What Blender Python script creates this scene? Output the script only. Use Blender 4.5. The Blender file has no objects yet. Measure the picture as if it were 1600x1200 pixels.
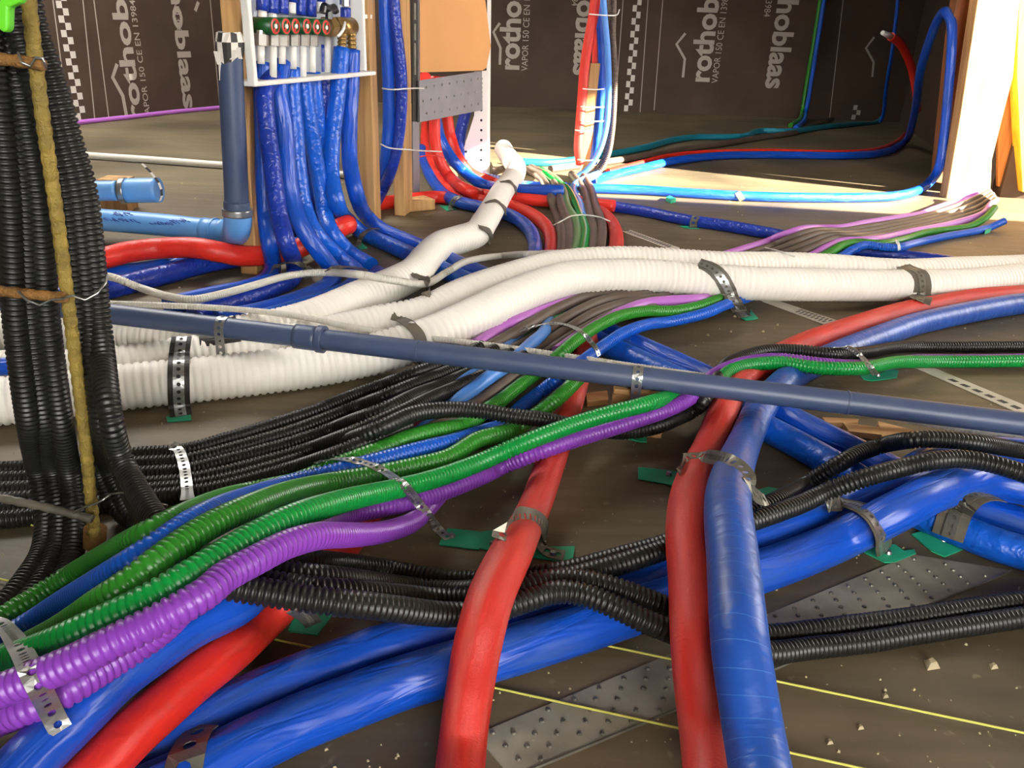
import bpy, bmesh, math, random
import numpy as np
from mathutils import Vector, Matrix

random.seed(7)
sc = bpy.context.scene
col = sc.collection

# ------------------------------------------------------------------ camera
CAM_H = 0.55                                  # a crouching photographer
FOC = 1295.0
TH, RO = math.radians(24.0), math.radians(2.2)
_r0 = np.array([1, 0, 0.]); FW = np.array([0, math.cos(TH), -math.sin(TH)]); _u0 = np.array([0, math.sin(TH), math.cos(TH)])
CX = math.cos(RO) * _r0 + math.sin(RO) * _u0
CY = -math.sin(RO) * _r0 + math.cos(RO) * _u0
CAM = np.array([0, 0, CAM_H])
cd = bpy.data.cameras.new('camera'); cam = bpy.data.objects.new('camera', cd); col.objects.link(cam)
cd.sensor_fit = 'HORIZONTAL'; cd.sensor_width = 36.0; cd.lens = 36.0 * FOC / 1600.0
cd.clip_start = 0.02; cd.clip_end = 200
cam.matrix_world = Matrix(((CX[0], CY[0], -FW[0], CAM[0]), (CX[1], CY[1], -FW[1], CAM[1]), (CX[2], CY[2], -FW[2], CAM[2]), (0, 0, 0, 1)))
sc.camera = cam
# ------------------------------------------------------------------ light
sc.view_settings.view_transform = 'Standard'; sc.view_settings.look = 'None'
sc.view_settings.gamma = 1.0; sc.view_settings.use_curve_mapping = False
sc.view_settings.exposure = 0.0
w = bpy.data.worlds.new('world'); sc.world = w; w.use_nodes = True
wn = w.node_tree.nodes; wn['Background'].inputs[0].default_value = (1.0, 0.97, 0.92, 1); wn['Background'].inputs[1].default_value = 18.5
SUN_T = np.array([-0.90, 0.43, -0.42]); SUN_T = SUN_T / np.linalg.norm(SUN_T)
sl = bpy.data.lights.new('sun', 'SUN'); sl.energy = 82.0; sl.angle = math.radians(0.6); sl.color = (1.0, 0.90, 0.74)
so = bpy.data.objects.new('sun', sl); col.objects.link(so)
so.rotation_euler = Vector(-SUN_T).to_track_quat('Z', 'Y').to_euler(); so.location = (8, -3, 5)

# ------------------------------------------------------------------ geometry helpers
def ray(px, py): return ((px - 800) * CX - (py - 600) * CY) / FOC + FW
def P(px, py, z=0.0):
    d = ray(px, py); return CAM + d * ((z - CAM_H) / d[2])
def PY(px, py, y):
    d = ray(px, py); return CAM + d * (y / d[1])
def hit(px, py, o, n):
    d = ray(px, py); return CAM + d * (np.dot(o - CAM, n) / np.dot(d, n))
def nrm(v): v = np.asarray(v, float); return v / max(np.linalg.norm(v), 1e-12)
Z = np.array([0, 0, 1.0])

# ------------------------------------------------------------------ materials
def s2l(c):
    return tuple(((x / 255) / 12.92 if x <= 10 else (((x / 255) + 0.055) / 1.055) ** 2.4) for x in c)
MATS = {}
def mat(name, rgb, rough=0.5, metal=0.0, spec=0.5, noise=None, bump=None, uv=False, dirt=None):
    """noise=(scale, amount) brightens and dims the colour; bump=(scale, strength, stretch); dirt=(rgb, scale, amount)"""
    m = bpy.data.materials.new(name); m.use_nodes = True; MATS[name] = m
    nt = m.node_tree; N = nt.nodes; L = nt.links; b = N['Principled BSDF']
    b.inputs['Roughness'].default_value = rough; b.inputs['Metallic'].default_value = metal
    b.inputs['Specular IOR Level'].default_value = spec
    c = (*s2l(rgb), 1); b.inputs['Base Color'].default_value = c
    tc = N.new('ShaderNodeTexCoord'); src = tc.outputs['UV' if uv else 'Object']
    last = None
    if noise:
        t = N.new('ShaderNodeTexNoise'); t.inputs['Scale'].default_value = noise[0]; t.inputs['Detail'].default_value = 4
        L.new(src, t.inputs['Vector'])
        mr = N.new('ShaderNodeMapRange'); mr.inputs[1].default_value = .3; mr.inputs[2].default_value = .7
        mr.inputs[3].default_value = 1 - noise[1]; mr.inputs[4].default_value = 1 + noise[1]
        L.new(t.outputs['Fac'], mr.inputs[0])
        mx = N.new('ShaderNodeVectorMath'); mx.operation = 'SCALE'; mx.inputs[0].default_value = c[:3]
        L.new(mr.outputs[0], mx.inputs['Scale']); last = mx.outputs[0]
    if dirt:
        t = N.new('ShaderNodeTexNoise'); t.inputs['Scale'].default_value = dirt[1]; t.inputs['Detail'].default_value = 6
        L.new(src, t.inputs['Vector'])
        mr = N.new('ShaderNodeMapRange'); mr.inputs[1].default_value = .5; mr.inputs[2].default_value = .72
        mr.inputs[3].default_value = 0; mr.inputs[4].default_value = dirt[2]
        L.new(t.outputs['Fac'], mr.inputs[0])
        mx = N.new('ShaderNodeMix'); mx.data_type = 'RGBA'
        L.new(mr.outputs[0], mx.inputs[0])
        if last: L.new(last, mx.inputs[6])
        else: mx.inputs[6].default_value = c
        mx.inputs[7].default_value = (*s2l(dirt[0]), 1); last = mx.outputs[2]
    if last: L.new(last, b.inputs['Base Color'])
    if bump:
        mp = N.new('ShaderNodeMapping'); mp.inputs['Scale'].default_value = bump[2]
        L.new(src, mp.inputs['Vector'])
        t = N.new('ShaderNodeTexNoise'); t.inputs['Scale'].default_value = bump[0]; t.inputs['Detail'].default_value = 2; t.inputs['Distortion'].default_value = .8
        L.new(mp.outputs[0], t.inputs['Vector'])
        bp = N.new('ShaderNodeBump'); bp.inputs['Strength'].default_value = bump[1]; bp.inputs['Distance'].default_value = 0.004
        L.new(t.outputs['Fac'], bp.inputs['Height']); L.new(bp.outputs[0], b.inputs['Normal'])
    return m
def seam_lines(m, pitch, width, rgb):
    """spiral lines of the film wound round a pipe (uv: u metres along, v turns)"""
    nt = m.node_tree; N = nt.nodes; L = nt.links; b = N['Principled BSDF']
    tc = N.new('ShaderNodeTexCoord'); sp = N.new('ShaderNodeSeparateXYZ'); L.new(tc.outputs['UV'], sp.inputs[0])
    a = N.new('ShaderNodeMath'); a.operation = 'MULTIPLY_ADD'; a.inputs[1].default_value = 1 / pitch
    L.new(sp.outputs[0], a.inputs[0]); L.new(sp.outputs[1], a.inputs[2])
    f = N.new('ShaderNodeMath'); f.operation = 'FRACT'; L.new(a.outputs[0], f.inputs[0])
    g = N.new('ShaderNodeMath'); g.operation = 'LESS_THAN'; g.inputs[1].default_value = width; L.new(f.outputs[0], g.inputs[0])
    mx = N.new('ShaderNodeMix'); mx.data_type = 'RGBA'; L.new(g.outputs[0], mx.inputs[0])
    old = b.inputs['Base Color']
    if old.links: L.new(old.links[0].from_socket, mx.inputs[6])
    else: mx.inputs[6].default_value = old.default_value
    mx.inputs[7].default_value = (*s2l(rgb), 1); L.new(mx.outputs[2], b.inputs['Base Color'])
    return m

WR = (1.0, 0.55, (60, 5, 1))
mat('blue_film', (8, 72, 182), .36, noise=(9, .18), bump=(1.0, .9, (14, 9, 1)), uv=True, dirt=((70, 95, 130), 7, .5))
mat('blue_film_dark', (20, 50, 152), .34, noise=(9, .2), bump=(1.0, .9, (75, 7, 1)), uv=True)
mat('blue_film_bright', (10, 84, 190), .34, noise=(9, .15), bump=(1.0, .8, (65, 7, 1)), uv=True)
seam_lines(mat('blue_spiral', (24, 74, 160), .42, noise=(9, .2), bump=(1.0, .5, (60, 4, 1)), uv=True, dirt=((60, 70, 120), 8, .5)), .017, .035, (60, 108, 180))
seam_lines(mat('blue_spiral_dark', (58, 110, 200), .35, noise=(9, .15), bump=(1.0, .5, (60, 4, 1)), uv=True), .024, .07, (24, 40, 90))
mat('red_foam', (190, 38, 26), .6, noise=(14, .14), bump=(1.0, .22, (420, 40, 1)), uv=True, dirt=((196, 100, 88), 8, .55))
mat('red_shiny', (214, 42, 30), .45, noise=(14, .1), bump=(1.0, .35, (60, 8, 1)), uv=True)
mat('white_duct', (232, 228, 218), .5, noise=(6, .03))
mat('white_plastic', (222, 220, 214), .45)
mat('white_thin', (205, 202, 190), .5)
mat('grey_pipe', (62, 76, 106), .42, noise=(12, .08), dirt=((95, 104, 122), 10, .35))
mat('green_bright', (4, 138, 56), .33)
mat('green_olive', (42, 128, 34), .34)
mat('green_sage', (88, 128, 78), .5, noise=(8, .12))
mat('purple', (126, 58, 168), .35)
mat('violet', (176, 104, 190), .42)
mat('blue_conduit', (10, 84, 192), .35)
mat('blue_light', (70, 128, 205), .4)
mat('teal', (22, 120, 140), .45)
mat('black_conduit', (26, 27, 25), .38, spec=.4)
mat('brown_conduit', (88, 74, 64), .55, noise=(10, .2))
mat('pale_blue', (92, 152, 214), .38, noise=(7, .08), dirt=((130, 165, 205), 9, .4))
mat('galvanised', (170, 172, 170), .32, metal=.85, noise=(60, .12))
mat('galv_dull', (120, 118, 106), .45, metal=.7, noise=(50, .2))
mat('steel_plate', (146, 142, 126), .55, metal=.1, noise=(25, .2), dirt=((70, 64, 50), 6, .7))
mat('zinc_sheet', (132, 130, 134), .5, metal=.5, noise=(20, .1))
mat('black_band', (40, 36, 32), .6)
mat('grey_band', (92, 86, 74), .55, noise=(30, .2))
mat('green_pad', (38, 160, 118), .4, noise=(30, .12))
mat('brass', (158, 128, 78), .35, metal=.8)
mat('nickel', (190, 186, 178), .3, metal=.85)
mat('cap_green', (10, 74, 30), .4)
mat('cap_red', (200, 40, 36), .4)
mat('black_plastic', (18, 18, 18), .35)
mat('panel_grey', (186, 192, 200), .5)
mat('tie_white', (205, 205, 196), .45)
mat('lime', (96, 200, 40), .4)
mat('rust', (120, 84, 36), .75, noise=(60, .35), bump=(220, .6, (1, 1, 1)))
mat('rust_yellow', (132, 112, 46), .7, noise=(50, .35), bump=(220, .6, (1, 1, 1)))
mat('string_yellow', (206, 206, 96), .7)
mat('print_grey', (176, 166, 154), .6)
mat('print_white', (215, 208, 198), .6)
mat('tape_pale', (190, 184, 168), .6, noise=(30, .12))
mat('tape_dark', (40, 38, 34), .6)
mat('ink', (30, 60, 150), .6)
mat('crumb', (172, 160, 128), .8)
mat('cardboard', (196, 140, 84), .75, noise=(5, .06))

def wood_mat(name, a, b_, axis):
    m = bpy.data.materials.new(name); m.use_nodes = True; MATS[name] = m
    nt = m.node_tree; N = nt.nodes; L = nt.links; b = N['Principled BSDF']; b.inputs['Roughness'].default_value = .65
    tc = N.new('ShaderNodeTexCoord'); mp = N.new('ShaderNodeMapping'); s = [42, 42, 42]; s[axis] = 3.0; mp.inputs['Scale'].default_value = s
    t = N.new('ShaderNodeTexNoise'); t.inputs['Scale'].default_value = 1; t.inputs['Detail'].default_value = 5; t.inputs['Distortion'].default_value = .6
    L.new(tc.outputs['Object'], mp.inputs[0]); L.new(mp.outputs[0], t.inputs['Vector'])
    r = N.new('ShaderNodeValToRGB'); r.color_ramp.elements[0].position = .32; r.color_ramp.elements[1].position = .7
    r.color_ramp.elements[0].color = (*s2l(a), 1); r.color_ramp.elements[1].color = (*s2l(b_), 1)
    L.new(t.outputs['Fac'], r.inputs[0]); L.new(r.outputs[0], b.inputs['Base Color'])
    bp = N.new('ShaderNodeBump'); bp.inputs['Strength'].default_value = .25; bp.inputs['Distance'].default_value = .002
    L.new(t.outputs['Fac'], bp.inputs['Height']); L.new(bp.outputs[0], b.inputs['Normal'])
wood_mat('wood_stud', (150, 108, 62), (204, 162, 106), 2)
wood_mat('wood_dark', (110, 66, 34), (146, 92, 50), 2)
wood_mat('wood_shim', (168, 122, 76), (206, 164, 112), 0)
wood_mat('wood_yellow', (206, 150, 30), (236, 184, 60), 2)
wood_mat('wood_board', (150, 96, 44), (186, 128, 64), 2)

def floor_mat():
    m = bpy.data.materials.new('floor_dusty'); m.use_nodes = True
    nt = m.node_tree; N = nt.nodes; L = nt.links; b = N['Principled BSDF']; b.inputs['Roughness'].default_value = .62
    tc = N.new('ShaderNodeTexCoord')
    def nz(scale, det, vec=None, dist=0):
        t = N.new('ShaderNodeTexNoise'); t.inputs['Scale'].default_value = scale; t.inputs['Detail'].default_value = det; t.inputs['Distortion'].default_value = dist
        L.new(vec or tc.outputs['Object'], t.inputs['Vector']); return t.outputs['Fac']
    r = N.new('ShaderNodeValToRGB'); e = r.color_ramp.elements
    e[0].position = .3; e[0].color = (*s2l((74, 64, 46)), 1); e[1].position = .72; e[1].color = (*s2l((120, 106, 80)), 1)
    L.new(nz(2.2, 8, dist=.5), r.inputs[0])
    mp = N.new('ShaderNodeMapping'); mp.inputs['Scale'].default_value = (3, 40, 1); mp.inputs['Rotation'].default_value = (0, 0, .12); L.new(tc.outputs['Object'], mp.inputs[0])
    st = N.new('ShaderNodeMapRange'); st.inputs[1].default_value = .35; st.inputs[2].default_value = .7; st.inputs[3].default_value = .82; st.inputs[4].default_value = 1.15
    L.new(nz(1, 4, mp.outputs[0]), st.inputs[0])
    sm = N.new('ShaderNodeVectorMath'); sm.operation = 'SCALE'; L.new(r.outputs[0], sm.inputs[0]); L.new(st.outputs[0], sm.inputs['Scale'])
    # pale dust specks and scuffs
    sp = N.new('ShaderNodeMapRange'); sp.inputs[1].default_value = .66; sp.inputs[2].default_value = .74; sp.inputs[3].default_value = 0; sp.inputs[4].default_value = .55
    L.new(nz(55, 2), sp.inputs[0])
    mx = N.new('ShaderNodeMix'); mx.data_type = 'RGBA'; L.new(sp.outputs[0], mx.inputs[0]); L.new(sm.outputs[0], mx.inputs[6]); mx.inputs[7].default_value = (*s2l((132, 122, 98)), 1)
    L.new(mx.outputs[2], b.inputs['Base Color'])
    bp = N.new('ShaderNodeBump'); bp.inputs['Strength'].default_value = .35; bp.inputs['Distance'].default_value = .003
    L.new(nz(38, 5), bp.inputs['Height']); L.new(bp.outputs[0], b.inputs['Normal'])
    MATS['floor'] = m
floor_mat()
mat('membrane', (80, 66, 56), .75, spec=.15, noise=(3, .2), bump=(5, .35, (1, 1, .6)))
mat('wall_plain', (120, 112, 100), .8, noise=(3, .1))
mat('ceiling_plain', (120, 108, 92), .8, noise=(3, .1))

# ------------------------------------------------------------------ object helpers
def tag(o, label=None, cat=None, group=None, kind=None):
    if label: o['label'] = label
    if cat: o['category'] = cat
    if group: o['group'] = group
    if kind: o['kind'] = kind
    return o
def link(name, me, m, parent=None, smooth=False):
    o = bpy.data.objects.new(name, me); col.objects.link(o)
    if m: me.materials.append(MATS[m])
    if parent is not None:
        o.parent = parent
        o.matrix_parent_inverse = parent.matrix_world.inverted() if False else Matrix.Translation(-Vector(parent.location))
    return o
def pymesh(name, V, Fc, smooth=False):
    me = bpy.data.meshes.new(name); me.from_pydata([tuple(v) for v in V], [], [tuple(f) for f in Fc]); me.update()
    if smooth: me.polygons.foreach_set('use_smooth', [True] * len(me.polygons))
    return me
def empty(name, loc):
    o = bpy.data.objects.new(name, None); o.location = tuple(loc); o.empty_display_size = .05; col.objects.link(o); return o

def box_vf(o, ux, uy, uz, a, b_):
    V = []
    for k in (a[2], b_[2]):
        for (i, j) in ((a[0], a[1]), (b_[0], a[1]), (b_[0], b_[1]), (a[0], b_[1])):
            V.append(o + ux * i + uy * j + uz * k)
    return V, [(3, 2, 1, 0), (4, 5, 6, 7), (0, 1, 5, 4), (1, 2, 6, 5), (2, 3, 7, 6), (3, 0, 4, 7)]
def merge(parts):
    V, Fc = [], []
    for v, f in parts:
        n = len(V); V += list(v); Fc += [tuple(i + n for i in q) for q in f]
    return V, Fc
def bevel_obj(o, wd, seg=2):
    md = o.modifiers.new('bevel', 'BEVEL'); md.width = wd; md.segments = seg; md.limit_method = 'ANGLE'; return o
def hexa(bottom, top):
    """a block from four bottom and four top corners (same order)"""
    return list(bottom) + list(top), [(3, 2, 1, 0), (4, 5, 6, 7), (0, 1, 5, 4), (1, 2, 6, 5), (2, 3, 7, 6), (3, 0, 4, 7)]
def slab_vf(pts, th, up=Z):
    n = len(pts); pts = [np.asarray(p) for p in pts]
    V = pts + [p + up * th for p in pts]
    return V, [tuple(range(n))[::-1], tuple(range(n, 2 * n))] + [(i, (i + 1) % n, n + (i + 1) % n, n + i) for i in range(n)]
def cyl_vf(a, b_, r, n=14, r2=None):
    a = np.asarray(a, float); b_ = np.asarray(b_, float); t = nrm(b_ - a); r2 = r if r2 is None else r2
    s = nrm(np.cross(t, Z if abs(t[2]) < .9 else np.array([1, 0, 0.]))); q = np.cross(t, s)
    A = [2 * math.pi * i / n for i in range(n)]
    V = [a + r * (math.cos(x) * s + math.sin(x) * q) for x in A] + [b_ + r2 * (math.cos(x) * s + math.sin(x) * q) for x in A]
    return V, [(i, (i + 1) % n, n + (i + 1) % n, n + i) for i in range(n)] + [tuple(range(n))[::-1], tuple(range(n, 2 * n))]
def smooth_by_angle(me):
    me.polygons.foreach_set('use_smooth', [len(p.vertices) <= 4 for p in me.polygons])

def spline(C, step=.004):
    C = np.asarray(C, float)
    if len(C) == 2: C = np.array([C[0], (C[0] + C[1]) / 2, C[1]])
    e0 = 2 * C[0] - C[1]; e1 = 2 * C[-1] - C[-2]
    Q = np.vstack([e0, C, e1]); out = []
    for i in range(1, len(Q) - 2):
        p0, p1, p2, p3 = Q[i - 1:i + 3]
        d = [max(np.linalg.norm(b - a), 1e-6) ** .5 for a, b in ((p0, p1), (p1, p2), (p2, p3))]
        t0 = 0; t1 = d[0]; t2 = t1 + d[1]; t3 = t2 + d[2]
        n = max(2, int(np.linalg.norm(p2 - p1) / step))
        t = np.linspace(t1, t2, n, endpoint=False)[:, None]
        A1 = (t1 - t) / (t1 - t0) * p0 + (t - t0) / (t1 - t0) * p1
        A2 = (t2 - t) / (t2 - t1) * p1 + (t - t1) / (t2 - t1) * p2
        A3 = (t3 - t) / (t3 - t2) * p2 + (t - t2) / (t3 - t2) * p3
        B1 = (t2 - t) / (t2 - t0) * A1 + (t - t0) / (t2 - t0) * A2
        B2 = (t3 - t) / (t3 - t1) * A2 + (t - t1) / (t3 - t1) * A3
        out.append((t2 - t) / (t2 - t1) * B1 + (t - t1) / (t2 - t1) * B2)
    out.append(C[-1][None]); return np.vstack(out)
def resample(Q, step=None, n=None):
    s = np.concatenate([[0], np.cumsum(np.linalg.norm(np.diff(Q, axis=0), axis=1))])
    n = n or max(3, int(s[-1] / step) + 1); u = np.linspace(0, s[-1], n)
    return np.stack([np.interp(u, s, Q[:, k]) for k in range(3)], 1), u
def gsmooth(a, sig):
    if sig <= 0: return a
    k = np.arange(-int(3 * sig), int(3 * sig) + 1); g = np.exp(-k ** 2 / (2 * sig ** 2)); g /= g.sum()
    p = np.pad(a, len(k) // 2, mode='edge'); return np.convolve(p, g, mode='valid')

# pipes already laid: a later one is lifted until it lies on the earlier ones
PL_P = []; PL_R = []
DS = .010
def register(Q, r, near=None):
    q, _ = resample(Q, DS)
    if near is not None:                      # only the stretch that lies on the floor
        q = q[(q[:, 2] < .20) & (q[:, 0] > near)]
    if not len(q): return
    PL_P.append(q.astype(np.float32)); PL_R.append(np.full(len(q), r, np.float32))
def lay(Q, r, gap=.001, step=DS, sig=1.6, grow=3, reach=.32, flat=None):
    """rest the path Q on whatever was laid before it: each point moves up its line of sight until it clears"""
    q, u = resample(Q, step)
    if not PL_P: return q
    lo = q.min(0) - np.array([reach, reach, .1]) - .05; hi = q.max(0) + .20
    AP = np.vstack(PL_P); AR = np.concatenate(PL_R)
    k = ((AP > lo) & (AP < hi)).all(1); AP = AP[k]; AR = AR[k]
    if not len(AP): return q
    d = q - CAM; d = d / np.linalg.norm(d, axis=1, keepdims=True)
    shift = np.zeros(len(q)); R2 = ((AR + (r + gap)) ** 2)[None]
    for a in range(0, len(q), 64):
        v = q[a:a + 64, None, :] - AP[None]; vd = (v * d[a:a + 64, None, :]).sum(2); disc = R2 - ((v * v).sum(2) - vd * vd)
        sft = np.where(disc > 0, vd + np.sqrt(np.maximum(disc, 0)), 0); sft[sft > reach] = 0
        shift[a:a + 64] = np.maximum(sft.max(1), 0)
    shift[q[:, 2] > .30] = 0
    if flat is not None:                     # the stretches outside these image columns stay on the floor
        v = q - CAM; px = 800 + FOC * (v @ CX) / (v @ FW); shift[(px < flat[0]) | (px > flat[1])] = 0
    g = shift.copy()
    for j in range(grow):
        h = g.copy(); h[1:] = np.maximum(h[1:], g[:-1]); h[:-1] = np.maximum(h[:-1], g[1:]); g = h
    g = gsmooth(g, sig)
    return q - d * g[:, None]

def frames(Q):
    T = np.gradient(Q, axis=0); T /= np.linalg.norm(T, axis=1, keepdims=True) + 1e-12
    n0 = np.cross(T[0], Z if abs(T[0][2]) < .9 else np.array([1., 0, 0])); n0 = nrm(n0); Ns = [n0]
    for i in range(1, len(Q)):
        v = Ns[-1] - T[i] * np.dot(Ns[-1], T[i]); Ns.append(v / (np.linalg.norm(v) + 1e-12))
    Ns = np.array(Ns); return T, Ns, np.cross(T, Ns)
def tube(name, Q, r, seg=16, rib=0.0, depth=.13, step=.01, prof=None):
    """round tube along Q; rib = pitch of the corrugation (0: smooth)"""
    L = np.linalg.norm(np.diff(Q, axis=0), axis=1).sum()
    if rib:
        n = max(4, int(L / rib)); off = prof or [(0., 1 - depth), (.22, 1.0), (.62, 1.0), (.84, 1 - depth)]
        pos = (np.arange(n)[:, None] + np.array([o[0] for o in off])[None]).ravel() / n; rad = np.tile([o[1] for o in off], n) * r
    else:
        n = max(6, int(L / step)); pos = np.linspace(0, 1, n); rad = np.full(n, r)
    s = np.concatenate([[0], np.cumsum(np.linalg.norm(np.diff(Q, axis=0), axis=1))]); uu = pos * s[-1]
    C = np.stack([np.interp(uu, s, Q[:, k]) for k in range(3)], 1)
    C0, _ = resample(Q, .012 if not rib else .008); T0, N0, _ = frames(C0)
    s0 = np.linspace(0, s[-1], len(C0))
    T = np.stack([np.interp(uu, s0, T0[:, k]) for k in range(3)], 1); T /= np.linalg.norm(T, axis=1, keepdims=True)
    Nn = np.stack([np.interp(uu, s0, N0[:, k]) for k in range(3)], 1); Nn -= T * (Nn * T).sum(1, keepdims=True); Nn /= np.linalg.norm(Nn, axis=1, keepdims=True)
    B = np.cross(T, Nn)
    a = np.linspace(0, 2 * math.pi, seg, endpoint=False)
    V = C[:, None] + rad[:, None, None] * (np.cos(a)[None, :, None] * Nn[:, None] + np.sin(a)[None, :, None] * B[:, None])
    m = len(C); V = V.reshape(-1, 3)
    i = np.arange(m - 1)[:, None]; j = np.arange(seg)[None]; j2 = (j + 1) % seg
    quads = np.stack([i * seg + j, i * seg + j2, (i + 1) * seg + j2, (i + 1) * seg + j], -1).reshape(-1, 4)
    nv = len(V); nq = len(quads)
    me = bpy.data.meshes.new(name)
    me.vertices.add(nv); me.vertices.foreach_set('co', V.astype(np.float32).ravel())
    loops = np.concatenate([quads.ravel(), np.arange(seg)[::-1], (m - 1) * seg + np.arange(seg)])
    me.loops.add(len(loops)); me.loops.foreach_set('vertex_index', loops.astype(np.int32))
    starts = np.concatenate([np.arange(nq) * 4, [nq * 4, nq * 4 + seg]]); tot = np.concatenate([np.full(nq, 4), [seg, seg]])
    me.polygons.add(nq + 2); me.polygons.foreach_set('loop_start', starts.astype(np.int32))
    try: me.polygons.foreach_set('loop_total', tot.astype(np.int32))
    except Exception: pass
    me.update(calc_edges=True)
    sm = np.ones(nq + 2, bool); sm[-2:] = False
    me.polygons.foreach_set('use_smooth', sm)
    uvl = me.uv_layers.new(name='UVMap')
    U = np.repeat(uu[:-1], seg)[:, None] + np.zeros(4); U2 = np.repeat(uu[1:], seg)
    uvs = np.zeros((nq, 4, 2)); v0 = np.tile(np.arange(seg) / seg, m - 1); v1 = v0 + 1 / seg
    ua = np.repeat(uu[:-1], seg); ub = np.repeat(uu[1:], seg)
    uvs[:, 0] = np.stack([ua, v0], 1); uvs[:, 1] = np.stack([ua, v1], 1); uvs[:, 2] = np.stack([ub, v1], 1); uvs[:, 3] = np.stack([ub, v0], 1)
    uvl.data.foreach_set('uv', np.concatenate([uvs.reshape(-1), np.zeros(4 * seg)]).astype(np.float32))
    me.validate(); return me

PANEL_O = None; PANEL_N = None
def pts3(spec, r):
    out = []
    for tok in spec.split():
        f = tok.split(',')
        x, y = float(f[0]), float(f[1])
        if len(f) == 2: out.append(P(x, y, r))
        elif f[2][0] == 'y': out.append(PY(x, y, float(f[2][1:])))
        elif f[2][0] == 'p': out.append(hit(x, y, PANEL_O + PANEL_N * float(f[2][1:]), PANEL_N))
        else: out.append(P(x, y, float(f[2])))
    return np.array(out)
PIPES = {}
def pipe(name, label, cat, r, m, spec, rib=0, group=None, drape=True, seg=16, depth=.13, reg=True, sig=1.6, key=None, parent=None, near=None, zmax=None, flat=None, zy=1.02):
    C3 = pts3(spec, r)
    for a_, b_, first in ((0, 1, True), (-1, -2, False)):      # run on past the edge of the picture
        v = C3[a_] - CAM; px = 800 + FOC * (v @ CX) / (v @ FW); py = 600 - FOC * (v @ CY) / (v @ FW)
        if (px < 0 or px > 1600 or py > 1200) and C3[a_][2] < .15 and C3[a_][1] < 2.2:
            d_ = C3[a_] - C3[b_]; d_[2] = 0; e_ = C3[a_] + nrm(d_) * .45; C3 = np.vstack([e_, C3]) if first else np.vstack([C3, e_])
    Q = spline(C3)
    if drape:
        q = lay(Q, r, sig=sig, flat=flat)
        if zmax is not None:
            hi_ = (q[:, 2] > zmax) & (q[:, 1] > zy); d_ = q - CAM; k_ = np.where(hi_, (zmax - CAM_H) / np.minimum(d_[:, 2], -1e-3), 1.0); ok = (q[:, 2] < .3); k_ = gsmooth(np.where(ok, k_, 1.0), 2); q = CAM + d_ * k_[:, None]
        Q = spline(np.vstack([q[:-1:2], q[-1:]]), .004)
    if drape: Q[:, 2] = np.maximum(Q[:, 2], r * .98)
    if reg: register(Q, r, near)
    me = tube(name, Q, r, seg, rib, depth, step=.006 if r < .01 else .01)
    o = link(name, me, m, parent); tag(o, label, cat, group)
    if key: PIPES[key] = Q
    return o

# ------------------------------------------------------------------ room
def wall(name, a, b_, z0, z1, th, m, away):
    a = np.array([*a, 0.]); b_ = np.array([*b_, 0.]); u = nrm(b_ - a); n = nrm(np.array([*away, 0.]))
    V, Fc = box_vf(a, u, n, Z, (0, 0, z0), (np.linalg.norm(b_ - a), th, z1))
    o = link(name, pymesh(name, V, Fc), m); tag(o, kind='structure'); return o
CEIL = 2.5
V, Fc = slab_vf([np.array(p) for p in ((-5.0, -3.6, -.06), (5.0, -3.6, -.06), (5.0, 6.4, -.06), (-5.0, 6.4, -.06))], .06)
floor = tag(link('floor', pymesh('floor', V, Fc), 'floor'), kind='structure')
HX0, HX1, HY0, HY1 = -2.8, -1.2, 2.4, 4.3          # added ceiling opening, out of view, to brighten the left wall
cp = [box_vf(np.zeros(3), np.array([1., 0, 0]), np.array([0, 1., 0]), Z, (x0, y0, CEIL), (x1, y1, CEIL + .12)) for x0, y0, x1, y1 in
      ((-5, -3.6, 5, HY0), (-5, HY1, 5, 6.4), (-5, HY0, HX0, HY1), (HX1, HY0, 5, HY1))]
V, Fc = merge(cp)
tag(link('ceiling', pymesh('ceiling', V, Fc), 'ceiling_plain'), kind='structure')
# the membrane covered walls at the back
LW_A = P(125, 190); LW_B = P(345, 168); LW_U = nrm(LW_B - LW_A); LW_N = np.array([LW_U[1], -LW_U[0], 0])     # left wall, facing the room
BY = 5.66
tt = (BY - LW_A[1]) / LW_U[1]; CORNER = LW_A + LW_U * tt
LSTART = LW_A - LW_U * 3.2
wall('wall_left', LSTART[:2], CORNER[:2], 0, CEIL, .15, 'membrane', (-LW_N[0], -LW_N[1]))
wall_back = wall('wall_back', (CORNER[0] - .1, BY), (2.65, BY), 0, CEIL, .15, 'membrane', (0, 1))
SW_A = np.array([2.46, 5.68, 0]); SW_B = np.array([1.77, 3.10, 0])
wall('wall_right', SW_A[:2] + np.array([.02, .08]), SW_B[:2], 0, CEIL, .12, 'membrane', (.95, -.25))
# added light block, then unseen outer walls with the openings the daylight comes through
wall('added_light_block', (-.25, 3.30), (1.80, 3.30), .74, CEIL, .12, 'wall_plain', (0, 1))  # unseen beam added to keep rear daylight off the back wall
wall('wall_side', (3.3, 2.75), (3.3, 5.9), 0, CEIL, .15, 'wall_plain', (1, 0))
wall('wall_divider', (1.80, 3.22), (3.3, 3.22), 0, CEIL, .10, 'wall_plain', (0, 1))
wall('wall_rear', (-4.2, -1.7), (-.2, -1.7), 0, CEIL, .15, 'wall_plain', (0, -1))
wall('wall_rear_return', (2.0, -1.7), (3.45, -1.7), 0, CEIL, .15, 'wall_plain', (0, -1))
wall('wall_rear_sill', (-.2, -1.7), (2.0, -1.7), 0, .45, .15, 'wall_plain', (0, -1))
wall('wall_rear_header', (-.2, -1.7), (2.0, -1.7), 2.05, CEIL, .15, 'wall_plain', (0, -1))
wall('wall_west', (-4.2, -3.5), (-4.2, 2.2), 0, CEIL, .15, 'wall_plain', (-1, 0))
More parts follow.
